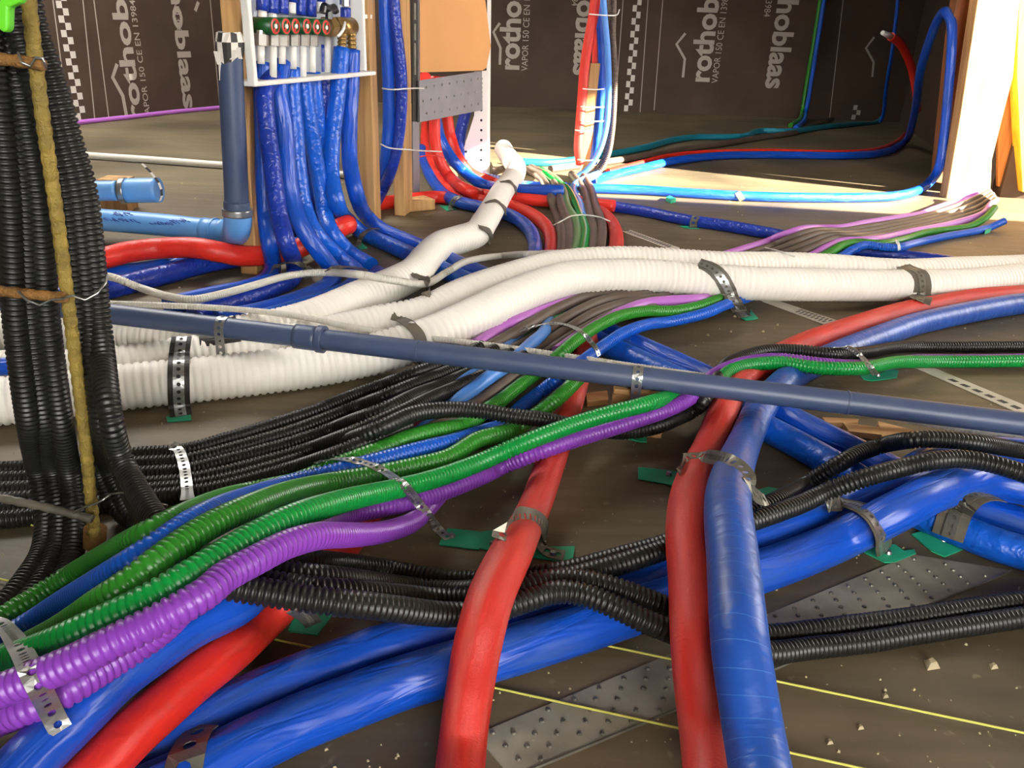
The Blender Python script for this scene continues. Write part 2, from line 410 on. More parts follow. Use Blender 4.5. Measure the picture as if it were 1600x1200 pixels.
# right-hand outer wall with a tall opening: sun and sky come in here, cut by an added sheet
wall('wall_east', (3.3, -3.6), (3.3, .75), 0, CEIL, .15, 'wall_plain', (1, 0))
wall('wall_east_header', (3.3, .75), (3.3, 2.75), 2.2, CEIL, .15, 'wall_plain', (1, 0))
V, Fc = slab_vf([np.array(p) for p in ((3.22, .40, 0), (3.22, 2.52, 0), (3.22, 1.97, .68), (3.22, .87, 2.04), (3.22, .40, 2.04))], .02, np.array([-1., 0, 0]))
tag(link('sun_mask_sheet', pymesh('sun_mask_sheet', V, Fc), 'wood_board'), 'unseen sheet added in the side opening, its slanted edge shaping the sun patch', 'sheet')  # made-up occluder; its slope cuts the near edge of the sun strip

# ------------------------------------------------------------------ timber, posts, manifold board
def stud(name, label, px_bl, px_br, y, top_dx, w_m, d_m, m, zt=1.3, group=None):
    """upright timber: its near face stands on the floor between two image points at distance y"""
    a = PY(*px_bl, y); b_ = PY(*px_br, y)
    a[2] = b_[2] = 0
    u = nrm(b_ - a); n = np.array([-u[1], u[0], 0])
    lean = np.array([top_dx, 0, 0])
    bot = [a, b_, b_ + n * d_m, a + n * d_m]; top = [p + Z * zt + lean for p in bot]
    V, Fc = hexa(bot, top)
    o = link(name, pymesh(name, V, Fc), m); bevel_obj(o, .003); tag(o, label, 'stud' if 'stud' in name else 'post', group); return o

BL = PY(398, 128, 1.80); BR = PY(588, 113, 2.27)
PANEL_U = nrm(np.array([BR[0] - BL[0], BR[1] - BL[1], 0])); PANEL_N = np.array([PANEL_U[1], -PANEL_U[0], 0]); PANEL_O = BL.copy()
def pn(px, py, w=0.): return hit(px, py, PANEL_O + PANEL_N * w, PANEL_N)
def onp(u, z, w): return np.array([PANEL_O[0], PANEL_O[1], 0]) + PANEL_U * u + PANEL_N * w + Z * z
PW = np.dot(BR - BL, PANEL_U); PZ = BL[2]

def rect_post(name, label, p0, p1, back, m, zt=1.3, cat='stud', lean=0.):
    """upright timber with its broad face from floor point p0 to p1 and depth 'back' away from the room"""
    a = np.array([*p0, 0.]); b_ = np.array([*p1, 0.]); u = nrm(b_ - a); n = np.array([-u[1], u[0], 0]) * back
    bot = [a, b_, b_ + n, a + n]; top = [p + Z * zt + u * lean for p in bot]
    V, Fc = hexa(bot, top); o = link(name, pymesh(name, V, Fc), m); bevel_obj(o, .003); tag(o, label, cat); return o
# stud 1 stands left of the manifold, behind the grey pipe
q0 = P(376, 428); q1 = P(402, 430); q2 = P(421, 412)
def stud3(name, label, pa, pb, pc, m, zt=1.3, lean=(0, 0)):
    """square timber seen on its edge: three visible floor corners (left, middle, right)"""
    a, b_, c = pa.copy(), pb.copy(), pc.copy(); d = a + (c - b_)
    bot = [a, b_, c, d]; top = [p + Z * zt + np.array([*lean, 0]) for p in bot]
    V, Fc = hexa(bot, top); o = link(name, pymesh(name, V, Fc), m); bevel_obj(o, .003); tag(o, label, 'stud'); return o
stud3('wooden_stud', 'pale wooden stud behind the upright grey pipe, left of the manifold', q0, q1, q2, 'wood_stud', lean=(.03, 0))
stud3('wooden_stud', 'wooden stud with dark side right of the manifold panel', P(561, 352), P(587, 356), P(596, 347), 'wood_stud')
stud3('wooden_stud', 'narrow wooden stud beside the cardboard, standing on a block', P(616, 337), P(633, 338), P(645, 328), 'wood_stud')
a = P(622, 343); b_ = P(668, 338)
V, Fc = box_vf(P(618, 333), nrm(b_ - a), np.array([-nrm(b_ - a)[1], nrm(b_ - a)[0], 0]), Z, (.04, -.01, 0), (.13, .07, .032))
o = link('wood_block', pymesh('wood_block', V, Fc), 'wood_stud'); bevel_obj(o, .003); tag(o, 'small wooden block at the foot of the narrow stud', 'block')

# manifold cabinet: grey back plate with a raised white rim
cab = empty('manifold_cabinet', onp(0, PZ, 0)); tag(cab, 'open pale grey manifold cabinet with white rim between two wooden studs', 'cabinet')
ZT = .86
V, Fc = box_vf(onp(0, 0, 0), PANEL_U, PANEL_N, Z, (.004, -.030, PZ + .006), (PW - .004, -.024, ZT))
link('back_plate', pymesh('back_plate', V, Fc), 'panel_grey', cab)
U0, U1 = [float(np.dot(pn(x, y, .045) - PANEL_O, PANEL_U)) for x, y in ((398, 128), (588, 113))]
for nm, a, b_ in (('rim', (U0, -.03, PZ - .004), (U1, .045, PZ + .006)), ('rim', (U0, .026, PZ), (U0 + .012, .045, ZT)), ('rim', (U1 - .010, -.03, PZ), (U1, .02, ZT))):
    V, Fc = box_vf(onp(0, 0, 0), PANEL_U, PANEL_N, Z, a, b_); bevel_obj(link(nm, pymesh(nm, V, Fc), 'white_plastic', cab), .003)
def ploc(px, py, w=-.022):
    p = pn(px, py, w); return np.dot(p - PANEL_O, PANEL_U), p[2]
def prect(name, x0, y0, x1, y1, m, t=.004, w=-.024, par=cab):
    u0, z1 = ploc(x0, y0); u1, z0 = ploc(x1, y1)
    V, Fc = box_vf(onp(0, 0, 0), PANEL_U, PANEL_N, Z, (u0, w, z0), (u1, w + t, z1)); return link(name, pymesh(name, V, Fc), m, par)
for (x0, y0, x1, y1) in ((552, -14, 573, 20), (552, 31, 573, 59)):
    fr = []
    u0, z1 = ploc(x0, y0); u1, z0 = ploc(x1, y1); t = .0022
    for a, b_ in (((u0, z0), (u1, z0 + t)), ((u0, z1 - t), (u1, z1)), ((u0, z0), (u0 + t, z1)), ((u1 - t, z0), (u1, z1))):
        fr.append(box_vf(onp(0, 0, 0), PANEL_U, PANEL_N, Z, (a[0], -.024, a[1]), (b_[0], -.0228, b_[1])))
    V, Fc = merge(fr); link('knockout_outline', pymesh('knockout_outline', V, Fc), 'galv_dull', cab)
prect('mounting_bar', 548, 22, 576, 29, 'white_plastic', .012)
V, Fc = cyl_vf(pn(570, 98, -.024), pn(570, 98, -.018), .006, 10); link('screw', pymesh('screw', V, Fc), 'black_plastic', cab)

# manifold
mani = empty('manifold', pn(450, 45, .01)); tag(mani, 'brass water manifold with six green caps, nuts and a black lever', 'manifold')
ZM = pn(470, 42, .02)[2]
def u_at(px, py=42, w=.02): return np.dot(pn(px, py, w) - PANEL_O, PANEL_U)
V, Fc = cyl_vf(onp(u_at(402), ZM, .012), onp(u_at(548, 36), ZM, .012), .017, 18)
me = pymesh('manifold_body', V, Fc); smooth_by_angle(me); link('manifold_body', me, 'nickel', mani)
bars = []
for px in (514, 526):
    bars.append(cyl_vf(onp(u_at(px, 40), ZM, .012), onp(u_at(px + 9, 39), ZM, .012), .023, 6))
V, Fc = merge(bars); link('union_nut', pymesh('union_nut', V, Fc), 'brass', mani)
V, Fc = cyl_vf(onp(u_at(530, 40), ZM, .012), onp(u_at(553, 38), ZM, .012), .021, 16); me = pymesh('end_fitting', V, Fc); smooth_by_angle(me); link('end_fitting', me, 'brass', mani)
for i, (px, py) in enumerate(((430, 41), (447, 41), (462, 41), (479.5, 41), (495, 42), (509.5, 43))):
    c = pn(px, py, .058); p0 = c - PANEL_N * .052
    V, Fc = cyl_vf(p0, c, .0155, 20, .0165); me = pymesh('valve_cap', V, Fc); smooth_by_angle(me); capo = link('valve_cap', me, 'cap_green', mani)
    ring = []; n = 20
    s = PANEL_U; R1_, R2_ = .0145, .0105
    V = []; 
    for k in range(n):
        x = 2 * math.pi * k / n; d = math.cos(x) * PANEL_U + math.sin(x) * Z
        V += [c + d * R1_ + PANEL_N * .0004, c + d * R2_ + PANEL_N * .0012]
    Fc = [(2 * k, 2 * ((k + 1) % n), 2 * ((k + 1) % n) + 1, 2 * k + 1) for k in range(n)]
    # a slanting bar with a pale centre inside the red ring
    bx = (PANEL_U * .5 + Z * .85) * .010; sx = (PANEL_U * .85 - Z * .5) * .0026; q = len(V)
    V += [c - bx - sx + PANEL_N * .001, c - bx + sx + PANEL_N * .001, c + bx + sx + PANEL_N * .001, c + bx - sx + PANEL_N * .001]; Fc.append((q, q + 1, q + 2, q + 3))
    ro = link('cap_ring', pymesh('cap_ring', V, Fc), 'cap_red', capo)
    V, Fc = cyl_vf(c + PANEL_N * .0004, c + PANEL_N * .0024, .0045, 10); link('cap_screw', pymesh('cap_screw', V, Fc), 'white_plastic', capo)
for i, (px, py, y1, py1) in enumerate(((408, 62, 70, 100), (427, 62, 70, 121), (441, 62, 70, 100), (458, 62, 70, 108), (473.5, 63, 71, 124), (488, 62, 70, 113))):
    a = pn(px, 54, .03); b_ = pn(px, 72, .03)
    V, Fc = cyl_vf(a, b_, .0145, 6); link('compression_nut', pymesh('compression_nut', V, Fc), 'nickel', mani)
    V, Fc = cyl_vf(pn(px, 72, .03), pn(px, py1, .03), .0075, 12); me = pymesh('pipe_stub', V, Fc); smooth_by_angle(me); link('pipe_stub', me, 'white_plastic', mani)
    V, Fc = cyl_vf(pn(px, 48, .03), pn(px, 55, .03), .009, 12); link('outlet_neck', pymesh('outlet_neck', V, Fc), 'nickel', mani)
V, Fc = cyl_vf(pn(512, 55, -.01), pn(512.5, 117, -.01), .008, 12); me = pymesh('pipe_stub', V, Fc); smooth_by_angle(me); link('pipe_stub', me, 'white_plastic', mani)
for (x0, y0, x1, y1) in ((535, 46, 534, 76), (549, 45, 550, 78)):
    Q = np.linspace(pn(x0, y0, .02), pn(x1, y1, .02), 40)
    link('hose_tail', tube('hose_tail', Q, .011, 14, .008, .2), 'brass', mani)
lv = []
for (x0, y0, x1, y1, r) in ((514, 30, 514, 14, .008), (514, 14, 506, 10, .009), (514, 15, 522, 12, .009), (506, 10, 504, 20, .0075), (522, 12, 525, 19, .008)):
    lv.append(cyl_vf(pn(x0, y0, .045), pn(x1, y1, .045), r, 10))
V, Fc = merge(lv); link('lever', pymesh('lever', V, Fc), 'black_plastic', mani)
Q = spline(np.array([pn(539, 35, .04), pn(536, 47, .045), pn(528, 57, .04)])); link('tag_strip', tube('tag_strip', Q, .0035, 8), 'white_plastic', mani)
V, Fc = cyl_vf(pn(540, -10, .02), pn(540, 10, .02), .0095, 12); link('hose_tail', pymesh('hose_tail', V, Fc), 'nickel', mani)
# insulated pipes that come down onto the manifold from above
for i, (x, y0, y1, st) in enumerate(((410, -60, 17, 22), (426, -60, 21, 27), (442, -60, 22, 0), (456, -60, 4, 14), (470, -60, 24, 0), (486, -60, 26, 0), (500, -60, 3, 12), (539, -60, 8, 0) , (540, 12, 33, 0))):
    lab = ['farthest left', 'second from left', 'third from left', 'fourth from left, above a white stub', 'fifth from left', 'sixth from left', 'seventh, just left of the lever', 'by the knockout outlines, upper piece', 'by the knockout outlines, lower piece'][i]
    e = empty('insulated_pipe', pn(x, y1, .02 if i < 7 else .02)); tag(e, 'short blue insulated pipe coming down on the manifold, ' + lab, 'pipe')
    Q = np.linspace(pn(x, max(y0, -40), -.002), pn(x, y1, -.002), 20); link('insulation', tube('insulation', Q, .0125, 14), 'blue_film_dark', e)
    if st:
        V, Fc = cyl_vf(pn(x, y1, -.002), pn(x, st + 8, .0), .009, 12); me = pymesh('pipe_end', V, Fc); smooth_by_angle(me); link('pipe_end', me, 'white_plastic', e)

# cardboard, perforated zinc sheet and white channel right of the manifold
def quad_block(name, pxs, ys, th, m):
    f = [PY(x, y, d) for (x, y), d in zip(pxs, ys)]
    n = nrm(np.cross(f[1] - f[0], f[3] - f[0])); n = n if np.dot(n, f[0] - CAM) > 0 else -n
    V = f + [p + n * th for p in f]; k = len(f)
    Fc = [tuple(range(k)), tuple(range(k, 2 * k))[::-1]] + [(i, k + i, k + (i + 1) % k, (i + 1) % k) for i in range(k)]
    return link(name, pymesh(name, V, Fc), m), f, n
o, f, n = quad_block('cardboard_sheet', [(655, -60), (656, 113), (700, 112), (754, 110), (760, 106), (767, 72), (757, -10), (756, -60)], [2.66, 2.66, 2.77, 2.92, 2.93, 2.95, 2.93, 2.93], .006, 'cardboard')
tag(o, 'brown cardboard sheet hanging above the grey perforated metal plate', 'cardboard')
sheet = empty('perforated_plate', PY(655, 190, 2.62)); tag(sheet, 'grey perforated metal plate below the cardboard sheet', 'plate')
o, f, n = quad_block('plate', [(655, 126), (656, 191), (754, 172), (753, 111)], [2.60, 2.60, 2.90, 2.90], .004, 'zinc_sheet'); o.parent = sheet; o.matrix_parent_inverse = Matrix.Translation(-sheet.location)
bu = []
def bil(a, b_): return (f[1] * (1 - a) + f[2] * a) * (1 - b_) + (f[0] * (1 - a) + f[3] * a) * b_
for r_ in range(3):
    for k in range(8):
        p = bil(.10 + k * .118 + (.0 if r_ != 1 else -.05), .18 + .32 * r_); bu.append(cyl_vf(p, p - n * .004, .004, 8, .002))
V, Fc = merge(bu); tag(link('punched_bump', pymesh('punched_bump', V, Fc), 'galvanised', sheet), kind='stuff')
chan = empty('metal_channel', PY(742, 275, 3.0)); tag(chan, 'white perforated metal channel standing under the right end of the plate', 'channel')
CH = 2.99
o, f, n = quad_block('face', [(741, 112), (741, 180), (722, 240), (724, 275), (760, 277), (763, 110)], [CH] * 6, .003, 'white_plastic'); o.parent = chan; o.matrix_parent_inverse = Matrix.Translation(-chan.location)
o, f, n = quad_block('flange', [(763, -60), (760, 278), (765, 277), (768, -60)], [CH, CH, CH + .05, CH + .05], .003, 'white_plastic'); o.parent = chan; o.matrix_parent_inverse = Matrix.Translation(-chan.location)
hol = []
for (x, y) in [(752, 123 + 7 * k) for k in range(8)] + [(752, 188 + 15.5 * k) for k in range(5)] + [(728, 237), (729, 251)]:
    p = PY(x, y, CH - .001); hol.append(cyl_vf(p, p + np.array([0, .003, 0]), .0045, 8))
V, Fc = merge(hol); tag(link('punched_hole', pymesh('punched_hole', V, Fc), 'black_plastic', chan), kind='stuff')
# dark cabinet rail beside the cardboard
rail = empty('metal_rail', PY(650, 318, 2.58)); tag(rail, 'slotted dark and zinc metal rail between the narrow stud and the cardboard', 'rail')
o, f, n = quad_block('upright', [(644, -60), (645, 190), (655, 190), (654, -60)], [2.58, 2.58, 2.62, 2.62], .003, 'black_band'); o.parent = rail; o.matrix_parent_inverse = Matrix.Translation(-rail.location)
o, f, n = quad_block('foot_strip', [(645, 190), (646, 320), (656, 317), (655, 190)], [2.58, 2.58, 2.62, 2.62], .003, 'zinc_sheet'); o.parent = rail; o.matrix_parent_inverse = Matrix.Translation(-rail.location)
o, f, n = quad_block('edge_strip', [(653, -60), (654, 192), (656.5, 192), (656, -60)], [2.61, 2.61, 2.62, 2.62], .004, 'galvanised'); o.parent = rail; o.matrix_parent_inverse = Matrix.Translation(-rail.location)
for y in (18, 50, 80, 104):
    V, Fc = box_vf(PY(648.5, y, 2.595), np.array([1., 0, 0]), np.array([0, 1., 0]), Z, (-.003, -.004, -.022), (.003, -.001, .022)); link('slot', pymesh('slot', V, Fc), 'galv_dull', rail)

# big sunlit post on the right, boards and yellow stud behind it
YP = 3.03
def px_post(name, label, pxs, y, th, m, cat):
    o, f, n = quad_block(name, pxs, [y] * len(pxs), th, m); bevel_obj(o, .003); tag(o, label, cat); return o
px_post('wooden_post', 'broad sunlit pale wooden post at the right edge of the alcove', [(1536, -60), (1500, 180), (1478, 312), (1547, 318), (1550, 250), (1570, 170), (1583, 120), (1598, -60)], YP, .055, 'wood_stud', 'post')
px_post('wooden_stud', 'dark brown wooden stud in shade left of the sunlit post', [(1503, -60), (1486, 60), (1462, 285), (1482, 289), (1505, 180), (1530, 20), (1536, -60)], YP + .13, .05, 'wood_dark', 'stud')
px_post('wooden_board', 'orange brown board in shade right of the sunlit post', [(1560, -60), (1560, 292), (1720, 300), (1720, -60)], YP + .10, .02, 'wood_board', 'board')
px_post('wooden_stud', 'bright yellow stud at the far right edge of the picture', [(1592, -40), (1588, 120), (1597, 300), (1618, 302), (1622, -40)], YP + .03, .05, 'wood_yellow', 'stud')
# ------------------------------------------------------------------ pipes, laid from the bottom layer up
RC = .0108          # electrical conduit
RIB = .0056
# blue pair from the manifold that crosses the floor under everything
pipe('insulated_pipe', 'blue insulated pipe, right one of the pair leaving the manifold for the right', 'pipe', .0195, 'blue_film',
     '550,78,p.02 549,130,p.022 546,200,p.03 547,255,p.05 556,300,p.09 575,340,.035 600,361 640,378 700,405 760,432 850,475 960,524 1080,578 1200,636 1262,668 1330,702 1400,738 1470,774 1560,806 1640,832', group=None, key='B2a')
pipe('insulated_pipe', 'brighter blue insulated pipe, left one of the pair leaving the manifold for the right', 'pipe', .0195, 'blue_film_bright',
     '534,76,p.02 531,110,p.022 526,160,p.022 519,220,p.025 518,275,p.04 527,318,p.07 547,347,.035 566,364 590,375 640,397 700,425 770,457 850,495 960,546 1080,602 1200,670 1262,703 1330,742 1400,784 1480,820 1560,852 1640,876', key='B2b')
# blue pair in the foreground
RB = .0225
pipe('insulated_pipe', 'upper blue film wrapped pipe of the foreground pair, long diagonal', 'pipe', RB, 'blue_film', '180,1196 280,1150 340,1118 420,1082 500,1050 600,1014 700,990 800,970 900,938 1000,905 1100,870 1200,836 1300,801 1360,776 1412,748 1460,722 1510,711 1560,708 1640,716')
pipe('insulated_pipe', 'lower blue film wrapped pipe of the foreground pair, long diagonal', 'pipe', RB, 'blue_film', '190,1262 300,1212 380,1170 460,1132 540,1100 620,1070 700,1045 800,1016 900,985 1000,952 1100,920 1200,889 1300,850 1400,800 1450,774 1500,757 1555,753 1640,768', group=None)

# dark blue pipe on the sunny floor, and the pipe that loops up inside the post
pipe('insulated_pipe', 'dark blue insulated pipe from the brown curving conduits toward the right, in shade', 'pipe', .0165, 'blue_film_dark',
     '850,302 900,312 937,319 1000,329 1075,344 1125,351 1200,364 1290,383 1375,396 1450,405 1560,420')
pipe('insulated_pipe', 'long blue pipe crossing the sunny strip and looping up beside the post', 'pipe', .0165, 'blue_film',
     '790,287 830,291 915,294 1000,297 1100,303 1180,307 1300,309 1390,307 1430,299 1452,285,.03 1467,262,y3.10 1475,215,y3.11 1481,150,y3.12 1487,75,y3.13 1487,38,y3.16 1478,18,y3.22 1466,30,y3.30 1452,65,y3.40 1438,112,y3.55 1432,160,y3.75 1425,195,y3.95 1413,222,.02 1375,239 1325,243 1200,242 1130,243 1060,250 1010,261 950,275 925,284', drape=False)
pipe('insulated_pipe', 'thin red pipe behind the blue one in the dark alcove', 'pipe', .011, 'red_shiny',
     '950,268 1000,255 1040,245 1090,239 1200,236 1300,238 1360,235 1400,222 1416,208', drape=False)
pipe('corrugated_conduit', 'teal conduit waving across the dark alcove floor', 'conduit', .0145, 'teal',
     '800,252 860,254 930,245 970,238 1010,230 1050,219 1090,214 1125,214 1160,213 1190,204 1230,205,.02 1280,199 1330,194 1372,190 1378,184,y5.5', drape=False)
pipe('corrugated_conduit', 'dark conduit lying under the teal one in the alcove', 'conduit', .0135, 'brown_conduit',
     '860,264 960,251 1010,243 1060,234 1120,226 1180,216 1240,207 1270,196 1300,186', drape=False)
pipe('corrugated_conduit', 'green conduit running up the back wall of the alcove', 'conduit', .0135, 'green_olive',
     '1235,196,.02 1250,186,.03 1254,172,y5.6 1257,150,y5.62 1270,75,y5.62 1282,0,y5.62 1290,-50,y5.62', drape=False)
pipe('corrugated_conduit', 'blue conduit beside the green one on the alcove wall', 'conduit', .0135, 'blue_conduit',
     '1243,200,.02 1257,188,.03 1260,172,y5.58 1264,150,y5.59 1276,75,y5.59 1288,0,y5.59 1296,-50,y5.59', drape=False)
pipe('corrugated_conduit', 'thin blue conduit up the dark side wall near the corner', 'conduit', .011, 'blue_conduit',
     '1376,190,.02 1380,180,y5.4 1385,135,y5.3 1394,80,y5.2 1401,20,y5.2 1408,-50,y5.2', drape=False)
rd = empty('capped_pipe', PY(1430, 150, 4.3)); tag(rd, 'red pipe end with a white cap leaning out in the dark alcove', 'pipe')
Q = spline(np.array([PY(x, y, d) for x, y, d in ((1433, 175, 4.3), (1431, 140, 4.3), (1423, 102, 4.28), (1406, 68, 4.22), (1392, 57, 4.18))])); link('insulation', tube('insulation', Q, .019, 14), 'red_shiny', rd)
V, Fc = cyl_vf(PY(1392, 57, 4.18), PY(1379, 51, 4.12), .014, 12, .010); me = pymesh('end_cap', V, Fc); smooth_by_angle(me); link('end_cap', me, 'white_plastic', rd)

# left of the studs: pale pipes, red and blue pipes, low conduits
pipe('corrugated_conduit', 'purple conduit along the foot of the left back wall', 'conduit', .011, 'violet', '60,199 125,191 200,183 270,175 345,168 420,161', drape=False)
pipe('floor_pipe', 'thin pale pipe on the far floor behind the upright grey pipe', 'pipe', .013, 'white_thin', '60,236 140,243 240,250 345,258 470,268 560,275', drape=False)
pipe('insulated_pipe', 'blue insulated pipe under the red one left of the first stud', 'pipe', .021, 'blue_film', '-60,450 60,442 165,432 250,420 320,408 400,396 470,388')
pipe('insulated_pipe', 'second blue insulated pipe emerging left below the red pipe', 'pipe', .021, 'blue_film_dark', '-60,480 60,470 165,452 215,440 262,428 330,410 420,396')
pipe('insulated_pipe', 'red insulated pipe arching left from the first stud', 'pipe', .0225, 'red_shiny', '60,425 165,403 200,394 250,388 300,387 345,394 380,400 440,396 500,372 530,356 545,350')

# manifold pipes fanning onto the floor and turning left
GM = 'blue insulated pipes under the manifold'
for lab, m, sp in (
    ('deep blue insulated pipe hanging behind the others at the middle of the manifold', 'blue_film_dark', '505,70,p-.03 506,130,p-.03 508,190,p-.03 511,250,p-.04 513,310,p-.05 512,340,.03 500,362 470,372'),
    ('bright blue insulated pipe curling back behind the manifold bundle', 'blue_film_bright', '473,124,p-.01 477,170,p-.01 484,230,p-.02 489,275,p-.02 488,305,p-.03 478,335,p-.06 460,358,.02 430,372'),
    ('blue insulated pipe fifth from left below the manifold', 'blue_film_bright', '488,113,p-.01 492,150,p-.005 499,225,p-.005 505,290,p-.005 504,325,p-.01 496,352,.03 480,375 450,388'),
    ('blue insulated pipe sixth from left, nearly upright below the manifold', 'blue_film_bright', '474,122,p.01 480,170,p.015 490,230,p.02 500,290,p.025 507,330,p.04 520,365,p.09 545,393,.03 580,415'),
    ('third blue insulated pipe from the left below the manifold, glossy', 'blue_film_bright', '456,106,p.01 456,140,p.015 461,200,p.025 467,270,p.04 476,325,p.06 496,368,p.10 530,402,.03 556,424 552,446 512,466 440,490 380,505'),
    ('second blue insulated pipe from the left below the manifold', 'blue_film', '441,98,p.01 436,140,p.02 445,200,p.035 450,275,p.055 457,315,p.07 470,352,p.10 495,390,p.13 518,420,.025 516,442 478,464 410,486 340,500'),
    ('darkest blue insulated pipe, farthest left below the manifold', 'blue_film_dark', '427,119,p.01 414,142,p.025 417,200,p.04 424,250,p.06 430,300,p.08 437,342,p.10 448,380,p.13 460,412,.03 458,434 428,450 380,468 300,490'),
    ('thin strip of blue insulated pipe beside the first stud', 'blue_film', '409,98,p-.01 410,150,p-.005 412,220,p0 413,290,p.01 416,340,p.02 421,380,p.05 426,412,.03 420,434 388,450 330,462 260,478'),
    ):
    pipe('insulated_pipe', lab, 'pipe', .0185, m, sp, drape=False)
pipe('insulated_pipe', 'blue insulated pipe nearest the grey pipe where the manifold pipes turn left', 'pipe', .0195, 'blue_film_dark', '590,428 592,445 570,462 530,480 460,502')

# right pair beside the second stud
pipe('insulated_pipe', 'left pipe of the tied blue pair hanging right of the second stud', 'pipe', .0165, 'blue_film', '602,-50,y2.35 602,25,y2.35 607,125,y2.36 607,200,y2.37 602,250,y2.38 590,295,.06 570,330,.02', drape=False)
pipe('insulated_pipe', 'right pipe of the tied blue pair hanging right of the second stud', 'pipe', .0165, 'blue_film_dark', '610,-50,y2.35 617,30,y2.35 627,125,y2.36 624,205,y2.37 612,262,y2.38 596,300,.06 575,336,.02', drape=False)
pipe('insulated_pipe', 'red insulated pipe on the floor behind the narrow stud', 'pipe', .02, 'red_shiny', '560,322 600,317 640,312 680,308 720,312', drape=False)

# pipes coming down behind the perforated plate and turning onto the floor
pipe('insulated_pipe', 'deep blue insulated pipe beside the white channel below the plate', 'pipe', .0205, 'blue_film_dark', '732,120,y3.05 728,170,y3.05 719,212,y3.02 718,245,y2.98 730,268,.05 760,280 800,285', drape=False)
pipe('insulated_pipe', 'red insulated pipe second from the right below the plate', 'pipe', .0185, 'red_shiny', '694,120,y2.98 700,190,y2.98 706,220,y2.97 716,246,y2.95 736,270,.04 770,285 830,305 900,315 960,322')
pipe('insulated_pipe', 'long blue insulated pipe sweeping right from the middle of the perforated plate', 'pipe', .0185, 'blue_film', '672,130,y2.92 681,186,y2.90 688,216,y2.88 702,242,y2.84 722,265,.05 746,284 768,292 820,297 880,298')
pipe('insulated_pipe', 'red insulated pipe sweeping from behind the rail under the white duct', 'pipe', .0185, 'red_shiny', '680,120,y2.85 679,190,y2.82 681,230,y2.79 690,258,.09 708,282,.04 732,298 760,305 800,309 840,313 900,319')
pipe('insulated_pipe', 'red insulated pipe nearest the rail, running to the front left corner', 'pipe', .0185, 'red_shiny', '664,120,y2.72 664,195,y2.70 664,226,y2.69 672,256,.10 690,287,.045 716,304 750,313 790,320 825,332 850,350 861,372 860,400 845,430 815,470 785,505 740,555 690,625 640,700 590,775 530,860 470,912 430,955 375,1005 300,1064 250,1108 200,1152 150,1205 60,1290', zmax=.024)
pipe('insulated_pipe', 'blue insulated pipe lowest at the rail, running to the lower left corner', 'pipe', .0185, 'blue_film', '659,232,y2.66 664,256,y2.66 676,282,.07 694,304,.03 720,316 752,324 785,332 812,345 831,365 836,388 828,415 800,450 760,490 715,535 660,605 600,680 550,745 480,830 400,915 372,942 300,977 250,1010 175,1064 125,1113 70,1165 10,1225 -60,1300', zmax=.024)

# the curved bundle that dives under the big white ducts
BC = 'conduits'
BK = 'black_conduit'
def black(lab, sp, r=RC, drape=True, sig=2, near=None, flat=None): pipe('corrugated_conduit', lab, 'conduit', r, BK, sp, rib=RIB * .92, seg=14, depth=.17, drape=drape, sig=sig, near=near, flat=flat, zmax=.055, zy=1.03)
# black conduits in the foreground
black('black conduit bending from the left bundle under the purple ones, top of four', '8,-40,y.74 22,30,y.74 40,87,y.74 60,150,y.74 80,225,y.74 98,292,y.74 122,500,y.74 140,650,y.74 154,735,.06 180,790,.02 230,830 300,862 380,872 460,875 550,882 625,893 700,906 780,905 880,893 975,868 1040,850 1100,825 1160,805 1200,788 1250,762 1300,731 1350,705 1400,691 1450,686 1525,692 1640,712', near=-.43)
black('black conduit bending from the left bundle under the purple ones, second of four', '24,-40,y.745 37,30,y.745 55,87,y.745 76,150,y.745 97,225,y.745 116,292,y.745 140,500,y.745 157,650,y.745 172,735,.06 200,795,.02 250,842 320,880 400,890 480,900 560,908 640,918 720,924 800,912 880,904 960,884 1040,858 1120,832 1200,806 1250,788 1300,765 1350,747 1400,733 1450,721 1500,717 1550,725 1640,752', near=-.43)
black('black conduit bending from the left bundle under the purple ones, third of four', '40,-40,y.75 51,30,y.75 70,87,y.75 91,150,y.75 112,225,y.75 132,292,y.75 156,500,y.75 173,650,y.75 190,735,.06 222,800,.02 270,850 330,895 400,908 475,920 550,926 625,932 700,938 760,934 812,922 855,909 897,906 953,917 995,931 1051,953 1110,975 1192,992 1262,986 1347,975 1431,964 1516,950 1640,935', sig=3, near=-.43)
black('black conduit bending from the left bundle under the purple ones, lowest of four', '32,-40,y.78 44,30,y.78 62,87,y.78 84,150,y.78 105,225,y.78 126,292,y.78 152,500,y.78 172,650,y.78 198,735,.06 236,800,.02 290,865 340,910 400,923 500,938 600,949 700,960 770,955 812,942 869,925 911,929 953,945 995,965 1051,988 1110,1008 1198,1020 1262,1013 1347,1004 1431,990 1516,977 1640,958', sig=3, near=-.43)

